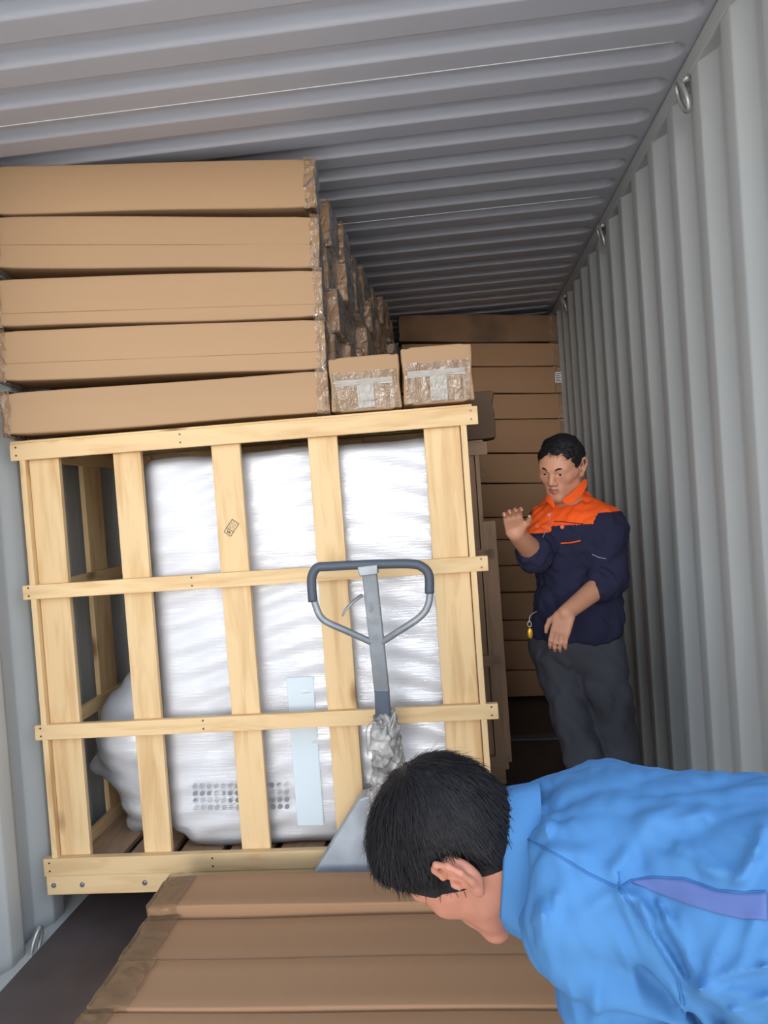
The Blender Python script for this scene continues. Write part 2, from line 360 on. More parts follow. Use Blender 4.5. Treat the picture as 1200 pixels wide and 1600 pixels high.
# ------------------------------------------------------------------ container shell
XL, XR, ZT = -1.565, .765, 2.69; Y0, Y1 = 1.38, 6.1
def corrugated_wall(name, x, sgn, base, pitch):
    dep = .036; prof = []           # sgn: +1 = recess goes towards +x
    k = -14
    while True:
        yb = base+k*pitch
        if yb > Y1+pitch: break
        for fy, d in ((-.25, dep), (0, 0), (.27, 0), (.5, dep)): prof.append((yb+fy*pitch, d))
        k += 1
    prof = [p for p in prof if Y0-.2 <= p[0] <= Y1+.1]
    vs = []; fs = []; zz = [0, .05, 2.62, 2.66]
    for (y, d) in prof:
        for z in zz: vs.append((x+sgn*d, y, z))
    nzz = len(zz)
    for i in range(len(prof)-1):
        for j in range(nzz-1):
            a = i*nzz+j; fs.append((a, a+nzz, a+nzz+1, a+1) if sgn > 0 else (a, a+1, a+nzz+1, a+nzz))
    me = mesh(name, vs, fs, MT['wall']); o = link(name, me)
    md = o.modifiers.new('bevel', 'BEVEL'); md.width = .006; md.segments = 3; md.limit_method = 'ANGLE'; md.angle_limit = .3
    me.polygons.foreach_set('use_smooth', [True]*len(me.polygons))
    so = o.modifiers.new('solid', 'SOLIDIFY'); so.thickness = .002
    tag(o, kind='structure'); return o
corrugated_wall('wall_left', XL, -1, 2.326, .262)
corrugated_wall('wall_right', XR, 1, 2.245, .249)
def slab(name, lo, hi, m, bev=0):
    bm = bmesh.new(); lo = np.array(lo, float); hi = np.array(hi, float); c = (lo+hi)/2; box_bm(bm, lo-c, hi-c, bev)
    return tag(link(name, bm_mesh(name, bm, m), None, c), kind='structure')
slab('floor', (-1.535, Y0, -.03), (.74, Y1, 0), MT['floor'])
slab('trim_1', (XL-.05, Y0, -.05), (-1.535, Y1, .003), MT['wall'], .002)      # bottom side rails
slab('trim_2', (.74, Y0, -.05), (XR+.05, Y1, .003), MT['wall'], .002)
slab('trim_3', (XR-.004, Y0, 2.63), (XR+.06, Y1, 2.688), MT['wall'], .006)     # top side rails
slab('trim_4', (XL-.06, Y0, 2.63), (XL+.004, Y1, 2.688), MT['wall'], .006)
slab('wall_back', (XL-.05, Y1, -.05), (XR+.05, Y1+.03, 2.75), MT['wall'])
slab('trim_5', (-1.53, 4.38, 0), (.735, 4.46, .012), MT['strip'], .003)        # steel floor strip
slab('ground', (-12, -16, -.06), (12, Y0-.005, -.012), MT['concrete'])
# roof: pressed channels with rounded ends
def roof():
    P = .1874; far0 = 2.323; dep = .028
    xs = np.concatenate([[XL-.05, XL+.02], np.linspace(XL+.03, XL+.14, 8), np.linspace(XL+.2, .58, 8), np.linspace(.60, .745, 16), [XR+.05]])
    ys = np.arange(Y0, Y1+.001, P/32)
    hw = .25*P; cen = far0-hw+.01
    X, Yg = np.meshgrid(xs, ys, indexing='ij')
    k = np.round((Yg-cen)/P); v = np.abs(Yg-(cen+k*P)); xr = .735-hw; xl = XL+.03+hw
    u = np.maximum(np.maximum(X-xr, xl-X), 0)
    d = hw-np.sqrt(v*v+u*u)                     # inside the channel outline
    t = np.clip(d/(.115*P)+.1, 0, 1); hgt = dep*(.75*t+.25*t*t*(3-2*t))
    Z = ZT+hgt; ny = len(ys)
    vs = np.stack([X, Yg, Z], -1).reshape(-1, 3); fs = []
    for i in range(len(xs)-1):
        a = i*ny+np.arange(ny-1); fs.append(np.stack([a, a+1, a+ny+1, a+ny], 1))
    o = link('ceiling', mesh('ceiling', vs, np.concatenate(fs), MT['roof']), smooth=True)
    so = o.modifiers.new('solid', 'SOLIDIFY'); so.thickness = .003; so.offset = -1
    tag(o, kind='structure')
roof()
for i, y in enumerate((2.235, 3.36)):
    o = tube('trim_%d' % (6+i), [(XL+.05, y, ZT-.0005), (-.4, y, ZT-.0005), (.70, y, ZT-.0005)], .0016, MT['seam'], seg=6); tag(o, kind='structure')

# lashing rings
def ring(loc, sgn, down, label, tilt=0):
    r = empty('lashing_ring', loc, label, 'lashing ring', 'lashing rings on the container rails')
    pts = []
    for k in range(12):
        a = 2*math.pi*k/12; pts.append((-sgn*.012-sgn*.01*math.cos(a), .026*math.sin(a)+.010*math.cos(a), .048*math.cos(a)))
    link('ring', tube_mesh('ring', pts, .007, MT['ring'], closed=True, sub=3, seg=8), r, smooth=True)
    bm = bmesh.new(); z = .04 if down else -.04
    cyl_bm(bm, (0, -.028, z), (-sgn*.018, -.0, z), .010, .007); cyl_bm(bm, (0, .028, z), (-sgn*.018, 0, z), .010, .007)
    link('weld_bracket', bm_mesh('weld_bracket', bm, MT['ring']), r, smooth=True)
    return r
def onx(px, py, x):
    d = ray(px, py); return CAM+d*(x/d[0])
for px, py, lb in ((1073, 150, 'steel lashing ring on right top rail, nearest to the camera'), (943, 368, 'steel lashing ring on right top rail, middle one of the three'), (884, 474, 'tiny steel lashing ring on right top rail above the rear cartons')):
    p = onx(px, py, XR-.01); ring(p, 1, True, lb)
ring(onx(52, 1474, -1.548), -1, False, 'white steel lashing ring on the bottom rail by left wall')

# ------------------------------------------------------------------ cartons
def carton_body(L, Wd, Ht, seed, bulge=.004):
    """box L x Wd x Ht (base at z=0, centred) with soft edges, a little sag and a seam line"""
    r = np.random.default_rng(seed); bm = bmesh.new(); box_bm(bm, (-L/2, -Wd/2, 0), (L/2, Wd/2, Ht), 0)
    es = [e for e in bm.edges if abs(e.verts[0].co.x-e.verts[1].co.x) > .01]
    bmesh.ops.subdivide_edges(bm, edges=es, cuts=14)
    es = [e for e in bm.edges if abs(e.verts[0].co.z-e.verts[1].co.z) > .01]
    bmesh.ops.subdivide_edges(bm, edges=es, cuts=3)
    es = [e for e in bm.edges if abs(e.verts[0].co.y-e.verts[1].co.y) > .01]
    bmesh.ops.subdivide_edges(bm, edges=es, cuts=3)
    ph = r.uniform(0, 6, 6)
    for v in bm.verts:
        x, y, z = v.co; a = math.sin(x*5+ph[0])+.6*math.sin(x*13+ph[1])
        ey = abs(y) > Wd/2-1e-4; ez0 = z < 1e-4; ez1 = z > Ht-1e-4; ex = abs(x) > L/2-1e-4
        if ey: v.co.y += math.copysign(bulge*(math.sin(math.pi*z/Ht)*(.3+.4*a*.5)-.4*(ez0 or ez1)), y)
        if ez1: v.co.z += -.5*bulge*(.5+.5*math.sin(x*6+ph[2]))-.3*bulge*(1-abs(y)/(Wd/2))
        if ez0: v.co.z += .35*bulge*(1+math.sin(x*7+ph[3]))
        if ex: v.co.x += math.copysign(.003*math.sin(y*30+z*40+ph[4])-.004*(ey+ez1+ez0), x)
        if ex and (ez1 or ez0): v.co.z += (-1 if ez1 else 1)*.004
    es = [e for e in bm.edges if len(e.link_faces) == 2 and e.calc_face_angle() > .9]
    bmesh.ops.bevel(bm, geom=es, offset=.006, segments=2, affect='EDGES', profile=.6)
    return bm
def carton_seam(L, Wd, Ht, zf):
    bm = bmesh.new(); box_bm(bm, (-L/2+.01, -Wd/2-.0035, Ht*zf-.0007), (L/2-.01, -Wd/2+.002, Ht*zf+.0007), 0); return bm
def end_tape(L, Wd, Ht, side, w, seed):
    """crumpled sleeve of clear tape round one end"""
    r = np.random.default_rng(seed); s = SD = 1 if side > 0 else -1; vs = []; fs = []
    prof = []
    n = 10
    for a, b in (((-1, 0), (-1, 1)), ((-1, 1), (1, 1)), ((1, 1), (1, 0)), ((1, 0), (-1, 0))):
        for i in range(n): t = i/n; prof.append(((a[0]+(b[0]-a[0])*t)*(Wd/2+.005), (a[1]+(b[1]-a[1])*t)*(Ht+.008)-.003))
    N = len(prof); xsn = [0, .33, .66, 1.0]
    for q in xsn:
        for (y, z) in prof:
            j = r.uniform(-.003, .003, 3); edge = (r.uniform(-.005, .005) if q == 0 else 0)
            vs.append((s*(L/2-w+w*q+.005*(q == 1))+edge, y+j[1], max(z+j[2], -.004)))
    for k in range(3):
        for i in range(N): fs.append((k*N+i, k*N+(i+1) % N, (k+1)*N+(i+1) % N, (k+1)*N+i))
    b0 = len(vs); vs.append((s*(L/2+.009), 0, Ht/2))
    m2 = len(vs)
    for i, (y, z) in enumerate(prof): vs.append((s*(L/2+.007+r.uniform(-.003, .006)), y*.6, (z-Ht/2)*.6+Ht/2))
    for i in range(N):
        fs.append((3*N+i, 3*N+(i+1) % N, m2+(i+1) % N, m2+i)); fs.append((m2+i, m2+(i+1) % N, b0))
    return vs, fs
CN = [0]
def carton(origin, L, Wd, Ht, label, group, rot=(0, 0, 0), m='card', tapes=(1, -1), seam=None, tw=.055, tm='tape', bulge=.004, name='carton'):
    CN[0] += 1; sd = CN[0]
    t = empty(name, origin, label, 'carton', group); t.rotation_euler = rot
    link('carton_body', bm_mesh('carton_body', carton_body(L, Wd, Ht, sd, bulge), MT[m]), t, smooth=True)
    for s in tapes:
        vs, fs = end_tape(L, Wd, Ht, s, tw*random.uniform(.7, 1.2), sd*3+s)
        link('packing_tape', mesh('packing_tape', vs, fs, MT[tm]), t)
    if seam: link('flap_seam', bm_mesh('flap_seam', carton_seam(L, Wd, Ht, seam), MT['card2']), t)
    return t
def front_carton(pl, pr, YL, YR, hpxl, Wd, **kw):
    """pl, pr = picture points of the lower front corners; hpxl = height in metres; YL, YR = distance of the ends"""
    a = at(*pl, YL); b = at(*pr, YR); d = b-a; L = float(np.linalg.norm(d)); yaw = math.atan2(d[1], d[0]); roll = math.atan2(d[2], math.hypot(d[0], d[1]))
    back = np.array([-math.sin(yaw), math.cos(yaw), 0]); c = (a+b)/2+back*Wd/2
    t = carton(c, L, Wd, hpxl, rot=(0, -roll, yaw), **kw); return t
# stack of long cartons on the crate
ys_l = [683, 598, 513, 421, 337, 258]; ys_r = [646, 578, 497, 420, 325, 242]; xr = [514, 508, 503, 497, 492, 488]; xl = [8, -4, -8, -12, -16, -20]
names = ['lowest long brown carton of the front stack, lying on the crate top', 'second long carton up in the front stack on the crate', 'middle long carton of the five stacked on the crate', 'second long carton from the top of the front stack', 'topmost long carton of the front stack, just under the roof']
for i in range(5):
    yl, yr = 2.44, 2.56
    hl = at(xl[i], ys_l[i+1], yl)[2]-at(xl[i], ys_l[i], yl)[2]; hr = at(xr[i], ys_r[i+1], yr)[2]-at(xr[i], ys_r[i], yr)[2]
    front_carton((xl[i], ys_l[i]-1), (xr[i], ys_r[i]-1), yl+random.uniform(-.008, .008), yr+random.uniform(-.008, .008), min(hl, hr)-.002 if i != 4 else .165, .19,
                 label=names[i], group='long cartons stacked on the crate', seam=(None, .35, .28, .45, None)[i], bulge=.006, tw=.036)
# receding stacks behind, ends facing the aisle
lay = ['bottom', 'second', 'middle', 'fourth', 'top']; ordn = ['first', 'second', 'third', 'fourth', 'fifth', 'sixth', 'seventh', 'eighth', 'ninth', 'tenth']
for k in range(10):
    xe = -.385+.0065*k; z = 1.765+(.0 if k < 2 else random.uniform(0, .01)); y = 2.865+.203*k
    for j in range(5):
        ht = random.uniform(.150, .166); L = 1.08; xx = xe-L/2+random.uniform(-.03, .02)
        carton((xx, y, z), L, .19, ht, 'brown carton in %s column behind the front stack, %s layer' % (ordn[k], lay[j]), 'cartons receding behind the front stack',
               m='card2', tapes=(1,), tw=.09, bulge=.003, rot=(0, 0, random.uniform(-.015, .015)))
        z += ht+.002
# wall of cartons at the back
yb = [1085, 1043, 997, 965, 922, 880, 840, 805, 752, 705, 652, 612, 570, 533, 488]
xrs = [905, 903, 900, 899, 897, 896, 894, 893, 890, 886, 883, 879, 875, 870, 862]
for i in range(14):
    sl = -.03+.02*i/13; zl = at(630, yb[i]-sl*240, 5.2)[2]; h_ = at(630, yb[i+1]-sl*240, 5.2)[2]-zl
    lb = 'carton in the rear wall of cartons, row %s from the floor' % ['one', 'two', 'three', 'four', 'five', 'six', 'seven', 'eight', 'nine', 'ten', 'eleven', 'twelve', 'thirteen', 'fourteen'][i]
    if i == 13: lb = 'dirty stained carton topmost in the rear wall of cartons'
    if i == 11: lb = 'rear wall carton with a white label on its right end'
    Lr = float(np.linalg.norm(at(xrs[i], yb[i]+2, 5.24)-at(628, yb[i]-sl*240, 5.16)))
    tl = front_carton((628 if i != 13 else 624, yb[i]-sl*240+(0 if i else 0)), (xrs[i], yb[i]+2), 5.16, 5.24, h_-.005, .2, label=lb, group='rear wall of cartons',
                 m='dirty' if i == 13 else 'card2', tapes=(1,), tw=.06, seam=(.5 if i in (4, 8) else None), bulge=.005 if i != 13 else .012)
    if i == 11:
        bm = bmesh.new(); box_bm(bm, (.0, -.002, 0), (.045, .002, .07), 0)
        lbl = link('paper_label', bm_mesh('paper_label', bm, MT['label']), tl, (Lr/2-.052, -.108, .07))
        bm = bmesh.new()
        for r_ in range(5): box_bm(bm, (.004, -.003, .008+r_*.012), (.040-.01*(r_ % 2), -.0015, .013+r_*.012), 0)
        link('print', bm_mesh('print', bm, MT['ink']), lbl)
# pair of end-on cartons at right end of the crate top
def end_box(px0, px1, pyb, pyt, Y, lb, dz=0, D=.8):
    a = at(px0, pyb, Y); b = at(px1, pyb-4, Y); tp = at((px0+px1)/2, pyt, Y); w = b[0]-a[0]; h_ = tp[2]-(a[2]+b[2])/2
    c = np.array([(a[0]+b[0])/2, Y+D/2, 1.757+dz]); t = empty('end_on_carton', c, lb, 'carton', 'end-on cartons on the crate'); t.rotation_euler = (0, 0, math.radians(2))
    bm = carton_body(w, D, h_, int(px0), .004); link('carton_body', bm_mesh('carton_body', bm, MT['card']), t, smooth=True)
    def sheet(nm, x0, x1, z0, z1, m, y, sd):
        r = np.random.default_rng(sd); nx, nzc = 14, 12; vs = []; fs = []
        for s_ in (0, .0015):
            for i in range(nx+1):
                for j in range(nzc+1):
                    vs.append((x0+(x1-x0)*i/nx, y-s_+r.uniform(-.002, .001) if s_ else y, z0+(z1-z0)*j/nzc))
        n1 = nzc+1; o_ = (nx+1)*n1
        for i in range(nx):
            for j in range(nzc):
                a_ = i*n1+j; fs.append((o_+a_, o_+a_+n1, o_+a_+n1+1, o_+a_+1)); fs.append((a_, a_+1, a_+n1+1, a_+n1))
        link(nm, mesh(nm, vs, fs, m), t)
    yf = -D/2-.004
    sheet('clear_film', -w/2+.004, w/2-.004, .008, h_*.72, MT['tape'], yf, 1)
    sheet('tape_band', -w/2+.012, w/2-.02, h_*.47, h_*.58, MT['cleartape'], yf-.003, 2)
    sheet('tape_band', -w*.12, w*.13, .012, h_*.5, MT['cleartape'], yf-.003, 3)
    return t
end_box(519, 624, 642, 552, 2.52, 'end-on carton with crossed clear tape beside the long cartons', D=.24)
end_box(628, 733, 636, 541, 2.50, 'end-on carton with crossed clear tape at right corner of crate', .002)

# ------------------------------------------------------------------ crate
def crate(x0, yf, z0, label, first=True, rz=0.0, dk=False, wdt=1.617, DE=.45):
    t = empty('slatted_crate', (x0+wdt/2, yf+.45, z0), label, 'crate', 'slatted wooden crates'); t.rotation_euler = (0, 0, rz)
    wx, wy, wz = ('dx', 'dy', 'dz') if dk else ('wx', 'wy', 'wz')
    WX = wdt/2; D = .9
    def L(x): return x-WX
    yF = -.45; HT = 1.595
    def beam(nm, xa, xb, za, zb, ya=yF, yb_=yF+.024, m=wx, nails=True, bolts=()):
        b = plank(nm, t, (L(xa), ya, za), (L(xb), yb_, zb), MT[m])
        if nails and not dk:
            for nx in (xa+.022, xb-.022, (xa+xb)/2-.2):
                for dzz in (-.010, .010):
                    bm = bmesh.new(); cyl_bm(bm, (0, .001, 0), (0, -.0012, 0), .0035, seg=10)
                    link('nail', bm_mesh('nail', bm, MT['nail']), b, (L(nx)-(L(xa)+L(xb))/2, -(yb_-ya)/2, dzz*1.4+.002))
        for bx in bolts:
            bm = bmesh.new(); cyl_bm(bm, (0, .001, 0), (0, -.003, 0), .010, .008, seg=14)
            cyl_bm(bm, (0, -.003, 0), (0, -.007, 0), .005, .004, seg=6)
            link('bolt', bm_mesh('bolt', bm, MT['bolt']), b, (L(bx)-(L(xa)+L(xb))/2, -(yb_-ya)/2, 0))
        return b
    beam('rail', 0, 1.617, HT-.068, HT-.008)
    plank('top_board', t, (L(-.0), yF+.004, HT-.008), (L(1.60), yF+.12, HT), MT[wx])
    for i in range(1, 6 if DE > .4 else 4): plank('top_board', t, (L(.0), yF+.02+i*.146, HT-.016), (L(1.60), yF+.11+i*.146, HT), MT[wx])
    beam('rail', .004, 1.617, 1.042, 1.092); beam('rail', .006, 1.617, .548, .600)
    beam('rail', 0, 1.617, .068, .130, yF-.004); beam('sill', .004, 1.60, 0, .068, yF, yF+.05, bolts=(.03, .134, .36, .70, .98, 1.3), nails=False)
    pp = [(.052, .160), (.357, .455), (.706, .806), (1.042, 1.142), (1.435, 1.555)]
    for i, (a, b) in enumerate(pp):
        plank('post', t, (L(a), yF+.0245, .09), (L(b), yF+.046, HT-.02), MT[wz])
    # stamp on the third post
    if first:
        post = [c for c in t.children if c.name.startswith('post')][2]
        bm = bmesh.new()
        def bar(u0, v0, u1, v1, th=.0019):
            d = Vector((u1-u0, 0, v1-v0)); n = Vector((-d.z, 0, d.x)).normalized()*th/2
            vs = [bm.verts.new(p) for p in (Vector((u0, 0, v0))+n, Vector((u0, 0, v0))-n, Vector((u1, 0, v1))-n, Vector((u1, 0, v1))+n)]
            bm.faces.new(vs)
        for q in (((-.026, -.014), (.026, -.014)), ((.026, -.014), (.026, .014)), ((.026, .014), (-.026, .014)), ((-.026, .014), (-.026, -.014)), ((-.008, -.014), (-.008, .014)), ((-.022, 0), (-.012, .008)), ((-.022, -.008), (-.012, 0)), ((-.02, .006), (-.014, -.008))): bar(*q[0], *q[1])
        for r_ in range(3):
            for c_ in range(5): bar(-.003+c_*.0056, -.009+r_*.0075, .000+c_*.0056, -.006+r_*.0075+(.003 if (r_+c_) % 2 else 0), .0012)
        bm2 = bm_mesh('stamp', bm, MT['ink']); s_ = link('stamp', bm2, post, (.0, -.0122, .41)); s_.rotation_euler = (0, -math.radians(52), 0)
    # corner boards on the sides, recessed behind the front
    for sx in (0, 1):
        xa, xb = ((.030, .050) if sx == 0 else (1.558, 1.578))
        for ya, wy_ in (((yF+.002, .09), (yF+.42, .15)) if sx == 0 else [(yF+.002+i*(DE+.36)/4, .09) for i in range(5)]):
            plank('side_post', t, (L(xa), ya, .07), (L(xb), ya+wy_, HT-.02), MT[wz])
        xo = (.052, .072) if sx == 0 else (1.534, 1.554)
        for za in (.08, .55, 1.045, HT-.075):
            plank('side_rail', t, (L(xo[0]), yF+.05, za), (L(xo[1]), DE-.03, za+.05), MT[wy])
    if dk:
        plank('corner_board', t, (L(1.570), yF-.0, .10), (L(1.632), yF+.022, 1.22), MT[wz])
    # back
    for a, b in pp: plank('back_post', t, (L(a+.03), DE-.05, .07), (L(b), DE-.03, HT-.02), MT[wz])
    for za in (.08, .55, 1.045, HT-.068): plank('back_rail', t, (L(.0), DE-.026, za), (L(1.6), DE-.002, za+.06), MT[wx])
    # deck
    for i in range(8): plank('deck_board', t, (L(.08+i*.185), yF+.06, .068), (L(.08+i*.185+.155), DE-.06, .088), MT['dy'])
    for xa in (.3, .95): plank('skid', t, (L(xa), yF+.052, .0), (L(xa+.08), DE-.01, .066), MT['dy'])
    return t
CR = crate(-1.532, 2.5, .157, 'slatted pine crate in front, lifted on the pallet truck with the wrapped machine inside', rz=math.radians(.6))
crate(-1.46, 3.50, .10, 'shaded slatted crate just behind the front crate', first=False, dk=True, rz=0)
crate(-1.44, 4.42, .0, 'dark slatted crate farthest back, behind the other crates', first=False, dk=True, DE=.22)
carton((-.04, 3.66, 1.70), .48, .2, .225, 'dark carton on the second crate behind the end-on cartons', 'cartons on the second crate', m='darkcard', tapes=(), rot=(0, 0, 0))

# ------------------------------------------------------------------ wrapped machine
def machine():
    yf = 2.60
    base = at(480, 1325, 2.85); base = np.array([-.62, 2.92, .249])
    t = empty('wrapped_machine', base, 'large white machine wrapped in clear stretch film inside the front crate', 'machine')
    A = lambda px, py, Y=yf: at(px, py, Y)
    x0 = A(236, 900)[0]; x1 = A(694, 900)[0]; zt = A(450, 706)[2]; zb = .262
    S = SDF(); zc = (zt+zb)/2
    S.box(((x0+x1)/2, yf+.29, zc+.03), ((x1-x0)/2, .28, (zt-zb)/2-.03), rd=.03)
    S.box(((x0+x1)/2+.02, yf+.29, zb+.2), ((x1-x0)/2-.03, .27, .2), rd=.04)
    yb_ = yf+.22
    p = lambda px, py: at(px, py, yb_)
    S.cone(p(228, 1150), p(238, 1240), .17, .10, k=.06); S.cone(p(205, 1110), p(240, 1090), .085, .12, k=.05)
    S.cone(p(160, 1192), p(225, 1190), .030, .10, k=.05); S.cone(p(218, 1285), p(262, 1240), .03, .08, k=.05)
    S.cone(p(240, 1020), p(250, 1100), .04, .12, k=.06)
    wr = wrinkles(.003, 26, 3)
    body, vf = sdf_obj('machine_body', S, .012, [MT['white']], t, base, wrinkles(.0035, 18, 3), 1)
    S2 = SDF(); S2.p = list(S.p)
    def w2(P): return wr(P)-.014+.004*np.sin(P[:, 2]*70+6*np.sin(P[:, 0]*4))*np.sin(P[:, 0]*9+P[:, 2]*4)
    sdf_obj('stretch_film', S2, .009, [MT['film']], t, base, w2, 1)
    # details of the machine that show through the film
    yq = yf-.0115
    bm = bmesh.new()
    for r_ in range(4):
        for c_ in range(14):
            px = 303+c_*11.0+(r_*.6); py = 1230+r_*11.3-c_*.15
            q = at(px, py, yq)-base; cyl_bm(bm, q+[0, .012, 0], q+[0, .006, 0], .0085, seg=12)
    link('vent_holes', bm_mesh('vent_holes', bm, MT['grey']), t)
    a = at(447, 1060, yq)-base; b = at(500, 1290, yq)-base
    bm = bmesh.new(); box_bm(bm, (a[0], a[1]+.002, b[2]), (a[0]+.095, a[1]+.02, a[2]), .002); link('teal_panel', bm_mesh('teal_panel', bm, MT['teal']), t)
machine()

# ------------------------------------------------------------------ pallet truck
def truck():
    YH = 2.28; A = lambda px, py, Y=YH: at(px, py, Y)
    base = np.array([-.255, 2.42, 0]); t = empty('pallet_truck', base, 'grey hand pallet truck with black-gripped loop handle in front of crate', 'pallet truck')
    tp = A(577, 888); bt = at(606, 1345, 2.40)
    loop = [A(588, 1007, 2.31), A(573, 1000, 2.30), A(540, 985), A(505, 968), A(493, 945), A(487, 920), A(487, 900), A(492, 888), A(512, 884), A(575, 882), A(640, 882), A(662, 886), A(670, 900), A(672, 925), A(668, 948), A(655, 965), A(625, 985), A(602, 1000, 2.30), A(592, 1007, 2.31)]
    tube('handle_loop', loop, .011, MT['steel'], t, base, sub=5)
    tube('rubber_grip', [A(489, 940), A(487, 915), A(488, 899), A(496, 887), A(514, 885), A(575, 882), A(640, 881), A(660, 886), A(670, 899), A(671, 927)], .0145, MT['rubber'], t, base, sub=5, seg=14)
    def bar(nm, a, b, wa, wb, dp, m):
        a = np.array(a)-base; b = np.array(b)-base; d = nz(b-a); u = np.array([1, 0, 0.]); u = nz(u-(u@d)*d); w = np.cross(d, u); vs = []
        for p, ww in ((a, wa), (b, wb)):
            for sx, sy in ((-1, -1), (1, -1), (1, 1), (-1, 1)): vs.append(p+u*ww/2*sx+w*dp/2*sy)
        me = mesh(nm, vs, [(3, 2, 1, 0), (4, 5, 6, 7), (0, 1, 5, 4), (1, 2, 6, 5), (2, 3, 7, 6), (3, 0, 4, 7)], m)
        o = link(nm, me, t); md = o.modifiers.new('bevel', 'BEVEL'); md.width = .003; md.segments = 2; return o
    bar('shaft', A(577, 890), at(597, 1080, 2.33), .044, .046, .03, MT['steel'])
    bar('shaft_foot', at(597, 1075, 2.329), bt, .0455, .05, .032, MT['steeld'])
    c0, c1 = A(575, 883, YH-.004), A(577, 898, YH-.004); bar('collar', c0, c1, .062, .056, .042, MT['steel'])
    tube('release_lever', [A(566, 930, 2.262), A(552, 940, 2.25), A(540, 953, 2.24), A(535, 963, 2.235)], [.011, .010, .008, .004], MT['steel'], t, base, sub=4, flat=.5)
    # embossed marks on the shaft
    def glyph(ch, px, py, sz, rotd):
        cu = bpy.data.curves.new('mark', 'FONT'); cu.body = ch; cu.size = sz; cu.extrude = .0006; cu.offset = .0016; cu.align_x = 'CENTER'; cu.align_y = 'CENTER'
        o = bpy.data.objects.new('mark', cu); COL.objects.link(o); dg = bpy.context.evaluated_depsgraph_get(); dg.update()
        me = bpy.data.meshes.new_from_object(o.evaluated_get(dg)); bpy.data.objects.remove(o); me.materials.clear(); me.materials.append(MT['emboss'])
        Yq = YH+(py-888)/(1345-888)*.12; q = at(px, py, Yq-.0165)-base
        g = link('embossed_mark', me, t, q); g.rotation_euler = (math.radians(86), math.radians(rotd), 0)
    glyph('J', 579, 943, .046, -9); glyph('G', 583, 968, .046, 4); glyph('2', 586, 993, .036, 4)
    # taped lower shaft
    S = SDF(); pts = [(602, 1128, 2.35, .036), (602, 1150, 2.355, .043), (606, 1180, 2.36, .045), (605, 1210, 2.365, .042), (600, 1245, 2.37, .040), (604, 1290, 2.385, .05)]
    for a, b in zip(pts[:-1], pts[1:]): S.cone(at(*a[:3]), at(*b[:3]), a[3], b[3], k=.01)
    S.cone(at(588, 1138, 2.33), at(586, 1165, 2.33), .010, .012, k=.01); S.cone(at(622, 1140, 2.34), at(616, 1128, 2.34), .008, .01, k=.01)
    sdf_obj('tape_wrap', S, .0045, [MT['greytape']], t, base, wrinkles(.030, 190, 5, 6), 0)
    tube('string', [at(612, 1138, 2.31), at(616, 1125, 2.31), at(617, 1112, 2.315), at(613, 1122, 2.31), at(607, 1136, 2.31)], .0028, MT['greytape'], t, base)
    tube('string', [at(592, 1131, 2.31), at(583, 1129, 2.31), at(574, 1136, 2.31), at(572, 1155, 2.31), at(575, 1180, 2.315)], .0018, MT['greytape'], t, base)
    # pump body with sloping cheeks
    a = [at(561, 1248, 2.40), at(576, 1243, 2.40), at(636, 1240, 2.40), at(652, 1246, 2.40), at(722, 1362, 2.40), at(492, 1362, 2.40)]
    a = [q-base for q in a]; bot = [np.array([a[4][0]+.02, a[4][1], .10]), np.array([a[5][0]-.02, a[5][1], .10])]
    poly = a[:5]+bot+[a[5]]
    n = len(poly); vs = [p for p in poly]+[p+[0, .075, 0] for p in poly]
    fs = [tuple(range(n))[::-1], tuple(range(n, 2*n))]+[(i, (i+1) % n, n+(i+1) % n, n+i) for i in range(n)]
    o = link('frame_panel', mesh('frame_panel', vs, fs, MT['jack']), t); md = o.modifiers.new('bevel', 'BEVEL'); md.width = .008; md.segments = 3
    bm = bmesh.new(); cyl_bm(bm, (0, .03, .08), (0, .03, .42), .045, .038, 24); link('pump_cylinder', bm_mesh('pump_cylinder', bm, MT['steeld']), t, smooth=False)
    for s in (-1, 1):
        bm = bmesh.new(); box_bm(bm, (-.07, 0, .085), (.07, .93, .150), .01); link('fork', bm_mesh('fork', bm, MT['jack']), t, (s*.185, .06, 0))
        bm = bmesh.new(); cyl_bm(bm, (s*.02, .005, .068), (s*.07, .005, .068), .068, seg=28); link('steer_wheel', bm_mesh('steer_wheel', bm, MT['rubber']), t)
        bm = bmesh.new(); cyl_bm(bm, (-.04, .86, .041), (.04, .86, .041), .041, seg=20); link('load_wheel', bm_mesh('load_wheel', bm, MT['rubber']), t, (s*.185, .0, 0))
truck()

# ------------------------------------------------------------------ cartons on the floor in front
rows = [(2.255, .182, .292, -1.005), (2.052, .186, .262, -1.0), (1.845, .190, .268, -.985), (1.642, .19, .262, -.99), (1.438, .19, .262, -1.0)]
wl = ['nearest the crate', 'second from the crate', 'third from the crate', 'fourth from the crate', 'fifth from the crate']
for i, (yc, wd, top, xl_) in enumerate(rows):
    L = 1.36; h2 = top/2-.001
    carton((xl_+L/2+.01, yc, 0), L, wd, h2, 'lower brown carton on the floor, in the row ' + wl[i], 'flat cartons on the floor', seam=None, m='card2', tapes=(-1,), tw=.08, tm='tapefloor')
    carton((xl_+L/2, yc, h2+.001), L, wd, h2, 'upper brown carton on the floor, in the row ' + wl[i], 'flat cartons on the floor', m='card2', tapes=(-1, 1), tw=.10, tm='tapefloor', bulge=.008, rot=(0, 0, random.uniform(-.004, .004)))

